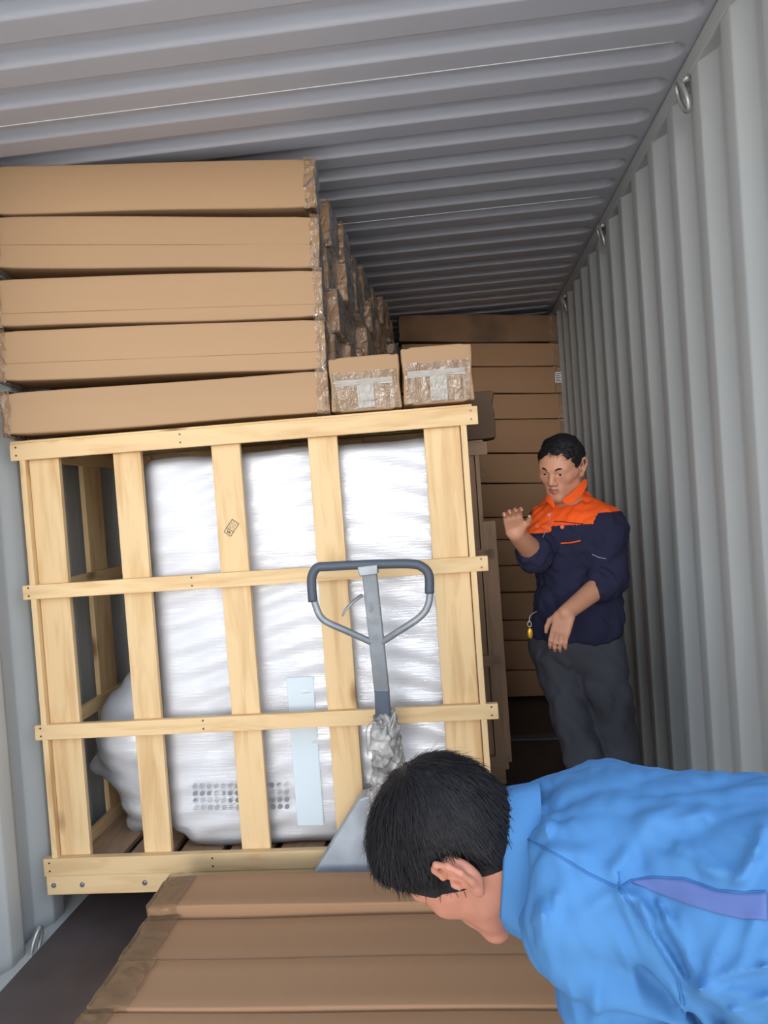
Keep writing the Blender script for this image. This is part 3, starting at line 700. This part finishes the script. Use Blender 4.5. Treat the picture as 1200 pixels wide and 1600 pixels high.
# ------------------------------------------------------------------ people
def head(S, c, fw, up, sc=1.0, ears=True, wx=1.0, ey=-.012, ef=1.0):
    fw = nz(fw); up = np.array(up, float); up = nz(up-(up@fw)*fw); lf = np.cross(up, fw); R = np.array([lf, fw, up])
    c = np.array(c, float)
    def w(x, y, z): return c+sc*(x*wx*lf+y*fw+z*up)
    E = lambda p, r, k=.02, op='+': S.ell(w(*p), np.array(r)*sc*np.array([wx, 1, 1]), R, k, op)
    C = lambda a, b, ra, rb=None, k=.01, op='+': S.cone(w(*a), w(*b), ra*sc, (ra if rb is None else rb)*sc, k, op)
    E((0, -.012, .034), (.077, .097, .088)); E((0, .022, -.038), (.066, .066, .077)); E((0, .045, .02), (.062, .05, .06))
    for s in (-1, 1):
        C((s*.052, .012, -.064), (s*.019, .068, -.103), .022, .020, .02); C((s*.046, .058, -.020), (s*.060, .02, -.012), .020, .018, .02)
        C((s*.012, .090, .021), (s*.046, .072, .020), .0105, .010, .012)
    C((-.012, .078, -.106), (.012, .078, -.106), .019, k=.02)
    C((0, .086, .018), (0, .108, -.030), .0085, .0125, .010); C((-.012, .100, -.036), (.012, .100, -.036), .0095, k=.006)
    E((0, .074, -.068), (.036, .024, .028), .015)
    C((-.020, .086, -.062), (0, .098, -.0595), .0055, .0065, .005); C((.020, .086, -.062), (0, .098, -.0595), .0055, .0065, .005)
    C((-.018, .085, -.072), (0, .0955, -.0745), .006, .0078, .005); C((.018, .085, -.072), (0, .0955, -.0745), .006, .0078, .005)
    C((-.024, .098, -.0672), (.024, .098, -.0672), .0022, k=.003, op='-')
    for s in (-1, 1):
        E((s*.031, .094, .003), (.015, .014, .009), .010, '-')
        E((s*.031, .0755, .002), (.0140, .0135, .0125), .002)
        C((s*.018, .087, .006), (s*.031, .0895, .0105), .0038, .004, .004); C((s*.031, .0895, .0105), (s*.045, .082, .005), .004, .0035, .004)
        C((s*.019, .086, -.006), (s*.044, .081, -.006), .0035, .003, .005)
        if ears:
            T3 = lambda q: (q[0]*ef, q[1]+ey, q[2])
            E(T3((s*.078, -.006, -.006)), (.011, .021, .034), .006); E(T3((s*.089, .000, -.004)), (.010, .0115, .020), .004, '-')
            pts = [(s*.086, .012, .012), (s*.091, .004, .029), (s*.097, -.011, .032), (s*.100, -.023, .018), (s*.098, -.024, .0), (s*.090, -.015, -.022), (s*.084, -.004, -.036)]
            for p, q in zip(pts[:-1], pts[1:]): C(T3(p), T3(q), .0050, .0050, .004)
            E(T3((s*.084, -.001, -.036)), (.006, .010, .011), .006)
            C(T3((s*.084, .013, -.004)), T3((s*.086, .011, -.013)), .0055, .005, .004); C(T3((s*.090, -.006, .018)), T3((s*.091, -.012, -.004)), .004, .004, .004)
    return w, R
def face_mats(w, sc):
    eyes = [w(s*.031, .0755, .002) for s in (-1, 1)]; iris = [w(s*.031, .0755+.0135, .000) for s in (-1, 1)]; O = w(0, 0, 0)
    lf = nz(w(1, 0, 0)-O); fw = nz(w(0, 1, 0)-O); up = nz(w(0, 0, 1)-O)
    def fn(P):
        idx = np.zeros(len(P), int); q = np.stack([(P-O)@lf, (P-O)@fw, (P-O)@up], 1)/sc
        lips = (np.linalg.norm(q, axis=1) < .14) & (np.abs(q[:, 0]) < .023) & (q[:, 1] > .086) & (q[:, 2] < -.057+.05*0) & (q[:, 2] > -.081+.35*np.abs(q[:, 0])*.6) & (q[:, 2] < -.0555-np.abs(q[:, 0])*.15)
        idx[lips] = 1
        for e, i in zip(eyes, iris):
            de = np.linalg.norm(P-e, axis=1); m1 = (de < .0146*sc) & (q[:, 1] > .082) & (q[:, 2] < .0075) & (q[:, 2] > -.004)
            idx[m1] = 2; idx[m1 & (np.linalg.norm(P-i, axis=1) < .0062*sc)] = 3
        return idx
    return fn
def hand(S, wrist, dirn, palmn, sc=1.0, curl=.5, spread=.12, thumb=1):
    """dirn wrist->fingers, palmn = direction the palm faces, thumb = +1/-1 which side"""
    d = nz(dirn); pn = np.array(palmn, float); pn = nz(pn-(pn@d)*d); sd = np.cross(d, pn)*thumb; w0 = np.array(wrist, float)
    pc = w0+d*.045*sc
    S.box(pc, (.040*sc, .045*sc, .014*sc), np.array([sd, d, pn]), .013*sc, .012)
    ln = [.072, .080, .075, .058]
    for i in range(4):
        o = sd*(.030-.0195*i)*sc; b = w0+d*.086*sc+o; ang = curl; dr = nz(d+sd*(spread*(1.5-i)*.6)); p = b; L = ln[i]*sc
        for j, fr in enumerate((.45, .30, .25)):
            a_ = ang*(j+.6); v = nz(dr*math.cos(a_)+pn*math.sin(a_)); q = p+v*L*fr
            S.cone(p, q, (.0092-.0008*j)*sc, (.0086-.0010*j)*sc, k=.004); p = q
    p = w0+d*.022*sc+sd*.030*sc; q = p+(d*.6+sd*.7+pn*.25)*.036*sc; r = q+(d*.85+sd*.25+pn*.35)*.030*sc; e = r+(d*.9+pn*.4)*.022*sc
    S.cone(p, q, .015*sc, .0115*sc, k=.012); S.cone(q, r, .0112*sc, .0098*sc, k=.004); S.cone(r, e, .0098*sc, .0075*sc, k=.004)
def strands(name, parent, off, roots, m, length=.03, width=.0011, seed=1):
    """roots: list of (point, direction, normal); thin tapered ribbons of hair"""
    r = np.random.default_rng(seed); vs = []; fs = []
    for (p, d, n) in roots:
        side = nz(np.cross(d, n)); L = length*r.uniform(.6, 1.25); b = r.normal(0, .12, 3); k0 = len(vs)
        for i in range(4):
            t = i/3; c = p+(d*(t)+n*(.10+.22*t-.30*t*t)+b*t*t)*L; ww = width*(1-.75*t); vs += [c-side*ww, c+side*ww]
        for i in range(3): a = k0+2*i; fs.append((a, a+1, a+3, a+2))
    return link(name, mesh(name, np.array(vs)-np.array(off), fs, m), parent, smooth=True)

def far_man():
    A = at; base = np.array([.62, 2.72, 0]); t = empty('person', base, 'standing man in navy and orange work jacket looking down, one hand raised', 'person')
    fwd = nz([-.52, -.85, 0]); left = nz([.85, -.52, 0])
    hc = A(876, 729, 2.70); fh = nz([-.50, -.80, -.36]); uh = nz([-.05, -.30, .95])
    S = SDF(); w, R = head(S, hc, fh, uh, .85, wx=1.07, ef=.93)
    nb = A(893, 800, 2.78); chest = A(898, 850, 2.78); waist = A(903, 950, 2.77); pel = A(899, 998, 2.77)
    shL = A(944, 826, 2.69); shR = A(858, 818, 2.86); elL = A(952, 903, 2.67); wrL = A(884, 958, 2.52)
    elR = A(836, 866, 2.66); wrR = A(806, 833, 2.50)
    S.cone(w(0, -.02, -.06), nb, .052, .058, k=.03)
    S.cone(nb, shL, .05, .05, k=.03); S.cone(nb, shR, .05, .05, k=.03)
    S.ell(chest, (.16, .095, .15), [left, fwd, [0, 0, 1]], k=.04); S.ell(waist, (.14, .09, .17), [left, fwd, [0, 0, 1]], k=.05); S.ell(pel, (.145, .095, .11), [left, fwd, [0, 0, 1]], k=.04)
    S.cone(shL, elL, .047, .038, k=.02); S.cone(elL, wrL, .041, .027, k=.015)
    S.cone(shR, elR, .047, .040, k=.02); S.cone(elR, wrR, .042, .028, k=.015)
    hL = A(872, 978, 2.50)-wrL; hand(S, wrL, nz([-.045, -.03, -.11]), nz([.35, .75, -.1]), .84, curl=.42, thumb=-1, spread=.03)
    hand(S, wrR, nz([-.10, -.42, .62]), nz([.1, -.75, -.55]), .80, curl=.50, thumb=1, spread=.12)
    hipL = pel+left*.085+[0, 0, -.04]; hipR = pel-left*.085+[0, 0, -.04]
    knR = A(912, 1178, 2.66); anR = np.array([.46, 2.66, .09]); knL = A(968, 1178, 2.68); anL = np.array([.60, 2.72, .09])
    anR = A(938, 1340, 2.66); anL = A(992, 1340, 2.70); anR[2] = .09; anL[2] = .09
    for h_, k_, a_ in ((hipL, knL, anL), (hipR, knR, anR)):
        S.cone(h_, k_, .078, .052, k=.03); S.cone(k_, a_, .052, .036, k=.02); S.cone(a_, a_+fwd*.14+[0, 0, -.045], .038, .032, k=.02)
    o, vf = sdf_obj('body', S, .0034, [MT['skin'], MT['lip'], MT['eyew'], MT['iris']], t, base, None, 1, face_mats(w, .85))
    # hair
    Hs = SDF(); Hs.ell(w(0, -.018, .036), np.array([.088, .104, .093])*.85, R, .01)
    Hs.add(lambda P: -(((P-w(0, .070, .066))@nz(R[1]*1.0-R[2]*.55))), w(0, 0, 0), 1e6, .006, '-')       # hairline across the brow
    Hs.add(lambda P: -(((P-w(0, -.01, -.012))@nz(R[1]*.35-R[2]*1.0))), w(0, 0, 0), 1e6, .006, '-')
    for s in (-1, 1): Hs.ell(w(s*.083, .002, -.012), np.array([.017, .020, .030]), R, .004, '-')
    nh = wrinkles(.010, 170, 8, 6)
    _, hv = sdf_obj('hair', Hs, .003, [MT['hair']], t, base, nh, 0)
    V, Fc = hv; C = V[Fc].mean(1); hcen = w(0, -.018, .04); rt = []
    for i in rng.choice(len(C), 4200):
        n_ = nz(C[i]-hcen); q = (C[i]-hcen)@R.T
        if q[2] < -.05: continue
        d = nz(R[1]*.9+R[2]*.3+rng.normal(0, .2, 3)); d = nz(d-(d@n_)*n_*.75); rt.append((C[i]-n_*.002, d, n_))
    strands('hair_strands', t, base, rt, MT['hair'], .013, .0010, 4)
    for s in (-1, 1):
        tube('eyebrow', [w(s*.014, .0985, .0215), w(s*.030, .0935, .027), w(s*.048, .078, .0225)], [.0030, .0036, .0018], MT['hair'], t, base, seg=6, sub=4)
    # jacket
    J = SDF(); U = np.array([0, 0, 1.])
    J.ell(chest+[0, 0, .0], (.185, .122, .17), [left, fwd, U], k=.05); J.ell(waist+[0, 0, .0], (.158, .118, .16), [left, fwd, U], k=.05)
    J.ell(pel+[0, 0, .03], (.160, .120, .085), [left, fwd, U], k=.04)
    J.cone(nb+[0, 0, -.02], shL, .068, .066, k=.03); J.cone(nb+[0, 0, -.02], shR, .068, .066, k=.03)
    cuffL = elL+(wrL-elL)*.22; J.cone(shL, elL, .070, .062, k=.03); J.cone(elL, cuffL, .060, .056, k=.02)
    cuffR = elR+(wrR-elR)*.10; J.cone(shR, elR, .068, .060, k=.03); J.cone(elR, cuffR, .058, .054, k=.02)
    J.cut(pel+[0, 0, .005], (0, 0, -1)); J.cut(nb+[0, 0, .045]+fwd*.0, (0, 0, 1)+fwd*.3)
    J.add(lambda P: np.where(((P-cuffL)@nz(wrL-elL) > 0) & (np.linalg.norm(P-cuffL, axis=1) < .10) & ((P-elL)@nz(wrL-elL) > 0), -.02, .05), cuffL, .1, .004, '-') if False else None
    jf0 = wrinkles(.020, 78, 21, 7); jf1 = wrinkles(.006, 170, 22, 5); jf = lambda P: jf0(P)+jf1(P)
    J.cone(nb, nb+[0, 0, .035], .070, .062, k=.02)
    def jmat(P):
        q = P-chest; a = q@left; z = q[:, 2]; f = q@fwd; i = np.zeros(len(P), int)
        rr = np.sqrt((a)**2)
        yoke = (z > .055+.02*(a > .0)) & (a > -.155) & (a < .150+.055*(z > .10)) & ~((a < -.02+.02) & (a > -.03) & (z < .075) & (f > 0))
        arm = (a > .105+.35*np.clip(z-.05, 0, .1)+.0) & (z < .112)
        i[yoke & ~arm] = 1
        return i
    o, jv = sdf_obj('jacket', J, .0045, [MT['navy'], MT['orange']], t, base, jf, 1, jmat)
    SJ = Surf(jv)
    # collar
    def flap(nm, pts, m, th=.004):
        P = [SJ.hit(px, py, lf_)[0] for px, py, lf_ in pts if SJ.hit(px, py, lf_)]
        if len(P) < 3: return
        vs = [p-base for p in P]+[p-base-ray(880, 800)*(-th) for p in P]; n = len(P)
        link(nm, mesh(nm, vs, [tuple(range(n)), tuple(range(2*n-1, n-1, -1))]+[(i, (i+1) % n, n+(i+1) % n, n+i) for i in range(n)], m), t)
    def coll(pts, nm='collar'):
        P = [A(*p) for p in pts]; n = len(P)//2; vs = []; fs = []
        for th in (0, 1):
            for p in P: vs.append(p-base+np.array([0, .004*th, -.002*th]))
        N = len(P)
        for i in range(n-1):
            fs.append((2*i, 2*i+1, 2*i+3, 2*i+2)); fs.append((N+2*i, N+2*i+2, N+2*i+3, N+2*i+1))
            fs.append((2*i+1, N+2*i+1, N+2*i+3, 2*i+3)); fs.append((2*i, 2*i+2, N+2*i+2, N+2*i))
        fs.append((0, N, N+1, 1)); fs.append((N-2, N-1, 2*N-1, 2*N-2))
        ob = link(nm, mesh(nm, vs, fs, MT['orange']), t); sb = ob.modifiers.new('s', 'SUBSURF'); sb.levels = 1; sb.render_levels = 2
        ob.data.polygons.foreach_set('use_smooth', [True]*len(ob.data.polygons))
    coll([(914, 742, 2.74), (921, 754, 2.70), (904, 757, 2.67), (912, 772, 2.64), (890, 772, 2.635), (898, 785, 2.61), (874, 779, 2.625), (884, 790, 2.60)])
    coll([(858, 766, 2.70), (850, 778, 2.71), (858, 772, 2.66), (852, 783, 2.66), (864, 780, 2.635), (862, 790, 2.63), (868, 790, 2.62), (866, 796, 2.615)])
    def seam(pts, r, m, nm='seam', sub=4): 
        P = SJ.path(pts, sub, .0005)
        if len(P) > 2: tube(nm, P, r, m, t, base, seg=6, sub=2)
    seam([(862, 800), (856, 822), (848, 840)], .0012, MT['cord'], 'placket_piping')
    seam([(925, 866), (936, 871), (947, 873)], .0013, MT['cord'], 'sleeve_piping')
    seam([(866, 815), (880, 815), (892, 817), (912, 819)], .0016, MT['navy'])
    P = SJ.path([(876, 849), (892, 848), (907, 845)], 4, .001)
    tube('pocket_trim', P, .0052, MT['orange'], t, base, seg=8, sub=2, flat=.5)
    for px, py in ((839, 824), (879, 824), (859, 805)):
        h_ = SJ.hit(px, py, .001)
        if h_:
            bm = bmesh.new(); cyl_bm(bm, h_[0]-base, h_[0]-base+h_[1]*.004, .0070, seg=14); link('button', bm_mesh('button', bm, MT['button']), t)
    # rolled cuffs
    for e_, w_, c_, rr in ((elL, wrL, cuffL, .058), (elR, wrR, cuffR, .056)):
        d = nz(w_-e_); u = nz(np.cross(d, [0, 0, 1])); v = np.cross(d, u)
        tube('rolled_cuff', [c_-d*.012+rr*(math.cos(a)*u+math.sin(a)*v) for a in np.linspace(0, 2*math.pi, 11)[:-1]], .010, MT['navy'], t, base, closed=True, sub=3, flat=1.6)
    # trousers
    T = SDF(); T.ell(pel+[0, 0, -.01], (.145, .108, .12), [left, fwd, U], k=.03)
    for h_, k_, a_ in ((hipL, knL, anL), (hipR, knR, anR)):
        T.cone(h_, k_, .088, .062, k=.012); T.cone(k_, a_+[0, 0, .0], .062, .056, k=.015); T.ell(a_+[0, 0, .0], (.066, .07, .05), None, .02)
    sdf_obj('trousers', T, .006, [MT['trouser']], t, base, wrinkles(.022, 62, 5, 7), 1)
    for a_ in (anL, anR):
        Q = SDF(); Q.cone(a_+[0, 0, -.045]-fwd*.04, a_+fwd*.16+[0, 0, -.05], .045, .038, k=.01); Q.box(a_+[0, 0, -.08]+fwd*.06, (.05, .145, .012), [left, fwd, U], .01)
        sdf_obj('shoe', Q, .006, [MT['shoe']], t, base)
    k = empty('key_fob', A(828, 985, 2.66), 'small yellow key fob hanging at the waist of the standing man', 'key fob')
    bm = bmesh.new(); bmesh.ops.create_icosphere(bm, subdivisions=2, radius=.013)
    for v in bm.verts: v.co = Vector((v.co.x*.75, v.co.y*.4, v.co.z*1.6-.01))
    link('fob', bm_mesh('fob', bm, MT['brass']), k, smooth=True)
    link('ring', tube_mesh('ring', [(0.007*math.sin(a), 0, .022+.009*math.cos(a)) for a in np.linspace(0, 6.283, 9)[:-1]], .0014, MT['ring'], closed=True, seg=6, sub=3), k, smooth=True)
    link('strap', tube_mesh('strap', [(0, 0, .03), (.006, .01, .05), (.03, .03, .06)], .002, MT['ring'], seg=6), k, smooth=True)
far_man()

def near_man():
    A = at; base = np.array([.55, .92, 0]); t = empty('person', base, 'man in bright blue shirt bending over the cartons, face hidden, black hair', 'person')
    U = np.array([0, 0, 1.])
    hc = A(718, 1326, 1.13); fh = nz([-.50, .34, -.80]); uh = nz([-.83, .10, .52])
    S = SDF(); w, R = head(S, hc, fh, uh, 1.0, ey=-.032, ef=1.03)
    nb = A(850, 1350, 1.12)
    shL = A(925, 1405, 1.00); shR = A(950, 1290, 1.27)
    pL = A(1385, 1520, .90); pR = A(1385, 1430, 1.08)
    S.cone(w(0, -.028, -.060), nb, .058, .055, k=.03)
    S.cone(nb, shL, .045, .045, k=.03); S.cone(nb, shR, .06, .05, k=.03)
    S.cone(shL+[.03, .05, 0], pL, .055, .075, k=.05); S.cone(shR, pR, .055, .075, k=.05)
    elL = A(975, 1640, 1.02); elL = shL+nz(elL-shL)*.28; wrL = elL+np.array([-.06, .16, -.20])
    elR = shR+np.array([-.06, .04, -.27]); wrR = elR+np.array([-.08, .06, -.18])
    wrL = np.array([.18, 1.22, .40]); elL = (shL+wrL)/2+np.array([.07, -.08, .02]); wrR = np.array([.22, 1.36, .40]); elR = (shR+wrR)/2+np.array([.09, 0, 0.])
    for a, b, c in ((shL, elL, wrL), (shR, elR, wrR)):
        S.cone(a, b, .048, .040, k=.02); S.cone(b, c, .041, .027, k=.015)
    hand(S, wrL, (-.35, .4, -.85), (.2, .9, .2), .98, curl=.35, thumb=1); hand(S, wrR, (-.35, .3, -.85), (.2, .9, .2), .98, curl=.35, thumb=1)
    hL = pL+[.0, 0, -.05]; hR = pR+[0, 0, -.05]
    legs = []
    for h_, fx, fy in ((hL, .50, .80), (hR, .53, 1.08)):
        kn = np.array([fx-.04, fy, .47]); an = np.array([fx+.03, fy, .09]); legs.append((h_, kn, an))
        S.cone(h_, kn, .082, .054, k=.03); S.cone(kn, an, .054, .037, k=.02); S.cone(an, an+[-.14, 0, -.045], .038, .032, k=.02)
    def mf(P): return face_mats(w, 1.0)(P)
    o, vf = sdf_obj('body', S, .0036, [MT['skin2'], MT['lip'], MT['eyew'], MT['iris']], t, base, None, 1, mf)
    # hair
    Hs = SDF(); Hs.ell(w(0, -.018, .044), np.array([.091, .108, .098])*1.02, R, .01); Hs.ell(w(0, .05, .075), np.array([.066, .055, .05])*1.02, R, .03)
    Hs.ell(w(0, -.062, -.012), np.array([.064, .046, .064])*1.02, R, .03)
    def hline(P):
        q = (P-hc)@R.T/1.02; f, u, l = q[:, 1], q[:, 2], np.abs(q[:, 0])
        keep = np.minimum.reduce([u-(-.075+.0*f)+0*f, .070-.0*f-f+.75*np.clip(u-.055, 0, .06)-.25*np.clip(.05-u, 0, .2)*2.2])
        return keep
    Hs.add(lambda P: (lambda q: np.minimum(q, .1))(hline(P)*1.02), hc, 1e6, .006, '-') if False else None
    Hs.add(lambda P: hline(P), hc, 1e6, .004, '-') if False else None
    Hs.p.append((lambda P: hline(P), hc, 1e6, .004, '-'))
    for s in (-1, 1): Hs.ell(w(s*.096, -.036, -.020), np.array([.034, .040, .054]), R, .006, '-')
    nh = wrinkles(.006, 70, 9, 7)
    _, hv = sdf_obj('hair', Hs, .0035, [MT['hair']], t, base, nh, 1)
    # loose strands flowing from the crown
    V, Fc = hv; C = V[Fc].mean(1); Nn = np.cross(V[Fc[:, 2]]-V[Fc[:, 0]], V[Fc[:, 3]]-V[Fc[:, 1]]); Nn /= np.linalg.norm(Nn, axis=1)[:, None]+1e-9
    hcen = w(0, -.018, .04); sg = np.sign(((C-hcen)*Nn).sum(1)); Nn *= sg[:, None]
    crown = w(0, -.06, .12); pick = rng.choice(len(C), 6500); roots = []
    for i in pick:
        p, n = C[i], Nn[i]
        if (p-hcen)@n < .03: continue
        d = p-crown; d = d-(d@n)*n
        if np.linalg.norm(d) < 1e-4: continue
        qq = (p-hc)@R.T
        if hline(np.array([p]))[0] < (.055 if qq[2] < .035 and abs(qq[0]) > .045 else .014): continue
        d = nz(d)+nz(R[1]-(R[1]@n)*n)*.35; roots.append((p-n*.002, nz(d+rng.normal(0, .10, 3)), n))
    strands('hair_strands', t, base, roots, MT['hair'], .030, .0009)
    # shirt
    B = SDF()
    B.cone(shR+[.01, -.01, .0], A(1340, 1400, 1.06), .090, .115, k=.07)
    B.cone(shL+[.06, .03, .015], A(1340, 1480, .88), .105, .14, k=.07)
    B.cone((shL+shR)/2+[.02, 0, .015], A(1340, 1420, .97), .112, .14, k=.08)
    B.cone(A(1000, 1500, 1.12), A(1340, 1580, .95), .10, .14, k=.06)
    B.cone(A(846, 1338, 1.12), (shL+shR)/2+[.01, 0, 0], .070, .10, k=.05)
    B.cone(A(850, 1300, 1.17), shR, .062, .085, k=.04); B.cone(A(856, 1382, 1.06), shL, .062, .088, k=.04)
    B.cone(shL+[0, 0, -.01], elL, .094, .082, k=.03); B.cone(elL, wrL, .080, .055, k=.03)
    B.cone(shR, elR, .085, .07, k=.03); B.cone(elR, wrR, .07, .05, k=.03)
    B.ell(A(1330, 1500, .95), (.16, .2, .18), None, .05)
    # neck opening
    ax = nz(hc-nb); B.cut(A(822, 1345, 1.12), ax+np.array([0, 0, .02]), .006)
    sw = wrinkles(.012, 40, 31, 6); sw2 = wrinkles(.007, 120, 12, 5)
    arm0 = shL+[0.09, 0, -.10]
    FOLDS = [(968, 1392, 900, 1440, 16, .008), (972, 1400, 1010, 1500, 10, .010), (985, 1400, 1060, 1470, 9, .008), (1000, 1400, 1040, 1560, 12, .009), (1095, 1545, 1200, 1480, 12, .010), (1095, 1550, 1200, 1555, 12, .010),
             (1095, 1555, 1180, 1600, 10, .009), (1090, 1545, 1060, 1430, 10, .009), (1095, 1540, 1140, 1440, 11, .008), (1075, 1545, 1000, 1420, 8, .010), (1075, 1600, 1030, 1490, 9, .010), (1150, 1375, 1060, 1300, 12, .008), (1160, 1370, 1200, 1290, 12, .009),
             (1120, 1365, 1010, 1330, 9, .006), (1190, 1330, 1080, 1265, 12, .007), (960, 1360, 1010, 1290, 14, .006), (1010, 1280, 1090, 1240, 14, .006), (1100, 1270, 990, 1300, 10, .005), (850, 1300, 880, 1240, 8, .006), (860, 1330, 940, 1330, 14, .004),
             (845, 1420, 870, 1540, 10, .007), (850, 1430, 840, 1490, 8, .008), (870, 1400, 860, 1470, 8, .006), (930, 1590, 940, 1500, 12, .006), (835, 1440, 858, 1400, 7, .006), (1200, 1560, 1110, 1590, 8, .008), (1199, 1510, 1120, 1530, 7, .008), (1030, 1410, 1085, 1520, 6, .007), (1180, 1440, 1150, 1520, 9, .006), (1190, 1300, 1170, 1370, 9, .006), (1060, 1320, 1130, 1380, 7, .006), (1000, 1560, 960, 1440, 10, .005), (845, 1260, 862, 1330, 5, .005), (900, 1590, 880, 1500, 9, .005)]
    def fold(P):
        # drag folds radiating from the armhole and across the side
        q = P-(shL+[.13, .02, -.14]); r_ = np.linalg.norm(q, axis=1)+1e-6; an = np.arctan2(q[:, 2], q[:, 0])
        f = .014*np.sin(an*11+2*np.sin(r_*16))*np.exp(-((r_-.12)/.10)**2)
        pit = .035*np.exp(-(((P-(shL+[.105, -.03, -.17]))@np.array([[1, 0, 0], [0, 0, 0], [0, 0, 1]]).T)[:, [0, 2]]**2).sum(1)/.0009)*(P[:, 1] < shL[1]+.03)
        v = P-CAM; zc_ = v@np.array([Xc[2], Yc[2], Zc[2]]); u_ = 600+F*(v@np.array([Xc[0], Yc[0], Zc[0]]))/zc_; w_ = 800+F*(v@np.array([Xc[1], Yc[1], Zc[1]]))/zc_
        for (x0, y0, x1, y1, wd, am) in FOLDS:
            L2 = (x1-x0)**2+(y1-y0)**2; t_ = np.clip(((u_-x0)*(x1-x0)+(w_-y0)*(y1-y0))/L2, 0, 1); dd = np.hypot(u_-x0-t_*(x1-x0), w_-y0-t_*(y1-y0))
            f = f-1.7*am*np.exp(-(dd/wd)**2)*np.clip(1.15-t_, 0, 1)
        return f+pit
    o, bv = sdf_obj('shirt', B, .0046, [MT['blue'], MT['violet']], t, base, lambda P: sw(P)+sw2(P)+fold(P), 1)
    SB = Surf(bv)
    def seam(pts, r, nm='seam', m='blued', flat=.6):
        P = SB.path(pts, 5, .0)
        if len(P) > 2: tube(nm, P, r, MT[m], t, base, seg=6, sub=2, flat=flat)
    seam([(826, 1312), (870, 1335), (920, 1365), (968, 1388)], .0022)
    seam([(968, 1388), (985, 1376), (1020, 1370), (1070, 1373), (1120, 1391), (1160, 1394), (1198, 1393)], .0022)
    seam([(968, 1388), (1000, 1430), (1030, 1480), (1060, 1530), (1072, 1595)], .0025)
    seam([(968, 1388), (966, 1362)], .0015)
    # violet mesh panel under the back seam
    top = [(985, 1378), (1020, 1372), (1070, 1375), (1120, 1393), (1160, 1396), (1199, 1395)]; bot = [(990, 1381), (1030, 1396), (1080, 1415), (1120, 1427), (1160, 1436), (1199, 1438)]
    vs = []; fs = []; nI, nJ = 20, 6
    for i in range(nI+1):
        s_ = i/nI*(len(top)-1); k = min(int(s_), len(top)-2); f_ = s_-k
        a = np.array(top[k])*(1-f_)+np.array(top[k+1])*f_; b = np.array(bot[k])*(1-f_)+np.array(bot[k+1])*f_
        for j in range(nJ+1):
            q = a+(b-a)*j/nJ; h_ = SB.hit(q[0], q[1], .0015)
            vs.append((h_[0] if h_ else at(q[0], q[1], 1.0))-base)
    for i in range(nI):
        for j in range(nJ): a = i*(nJ+1)+j; fs.append((a, a+nJ+1, a+nJ+2, a+1))
    ob = link('mesh_panel', mesh('mesh_panel', vs, fs, MT['violet']), t, smooth=True); so = ob.modifiers.new('s', 'SOLIDIFY'); so.thickness = .0015; so.offset = 0
    # standing collar: a band round the neck
    c0 = A(822, 1342, 1.12); c1 = A(797, 1338, 1.12); axd = nz(c1-c0); u = nz(np.cross(axd, [0, 1, 0])); v = np.cross(axd, u); vs = []; fs = []; n = 48
    lev = [(-.012, .104), (.004, .1), (.022, .094), (.036, .088), (.040, .086), (.036, .082), (.0, .088), (-.014, .092)]
    for q, rr in lev:
        for i in range(n):
            a = 2*math.pi*i/n; wob = .002*math.sin(a*3+q*60)+.0015*math.sin(a*9); 
            tilt = .020*(math.cos(a)*(1 if u[2] > 0 else -1))
            vs.append(c0+axd*(q*1.0+tilt*.4)+(rr+wob)*(math.cos(a)*u*1.10+math.sin(a)*v*.86)-base)
    for k in range(len(lev)-1):
        for i in range(n): fs.append((k*n+i, k*n+(i+1) % n, (k+1)*n+(i+1) % n, (k+1)*n+i))
    link('collar', mesh('collar', vs, fs, MT['blue']), t, smooth=True)
    T = SDF(); T.cone(pL, pR, .115, .11, k=.05)
    for h_, k_, a_ in legs: T.cone(h_, k_, .10, .078, k=.04); T.cone(k_, a_, .078, .066, k=.03)
    sdf_obj('trousers', T, .008, [MT['trouser']], t, base, wrinkles(.008, 36, 6, 6), 1)
    for h_, k_, a_ in legs:
        Q = SDF(); Q.cone(a_+[.04, 0, -.045], a_+[-.16, 0, -.05], .045, .038, k=.01); Q.box(a_+[-.06, 0, -.08], (.145, .05, .012), None, .01)
        sdf_obj('shoe', Q, .006, [MT['shoe']], t, base)
near_man()
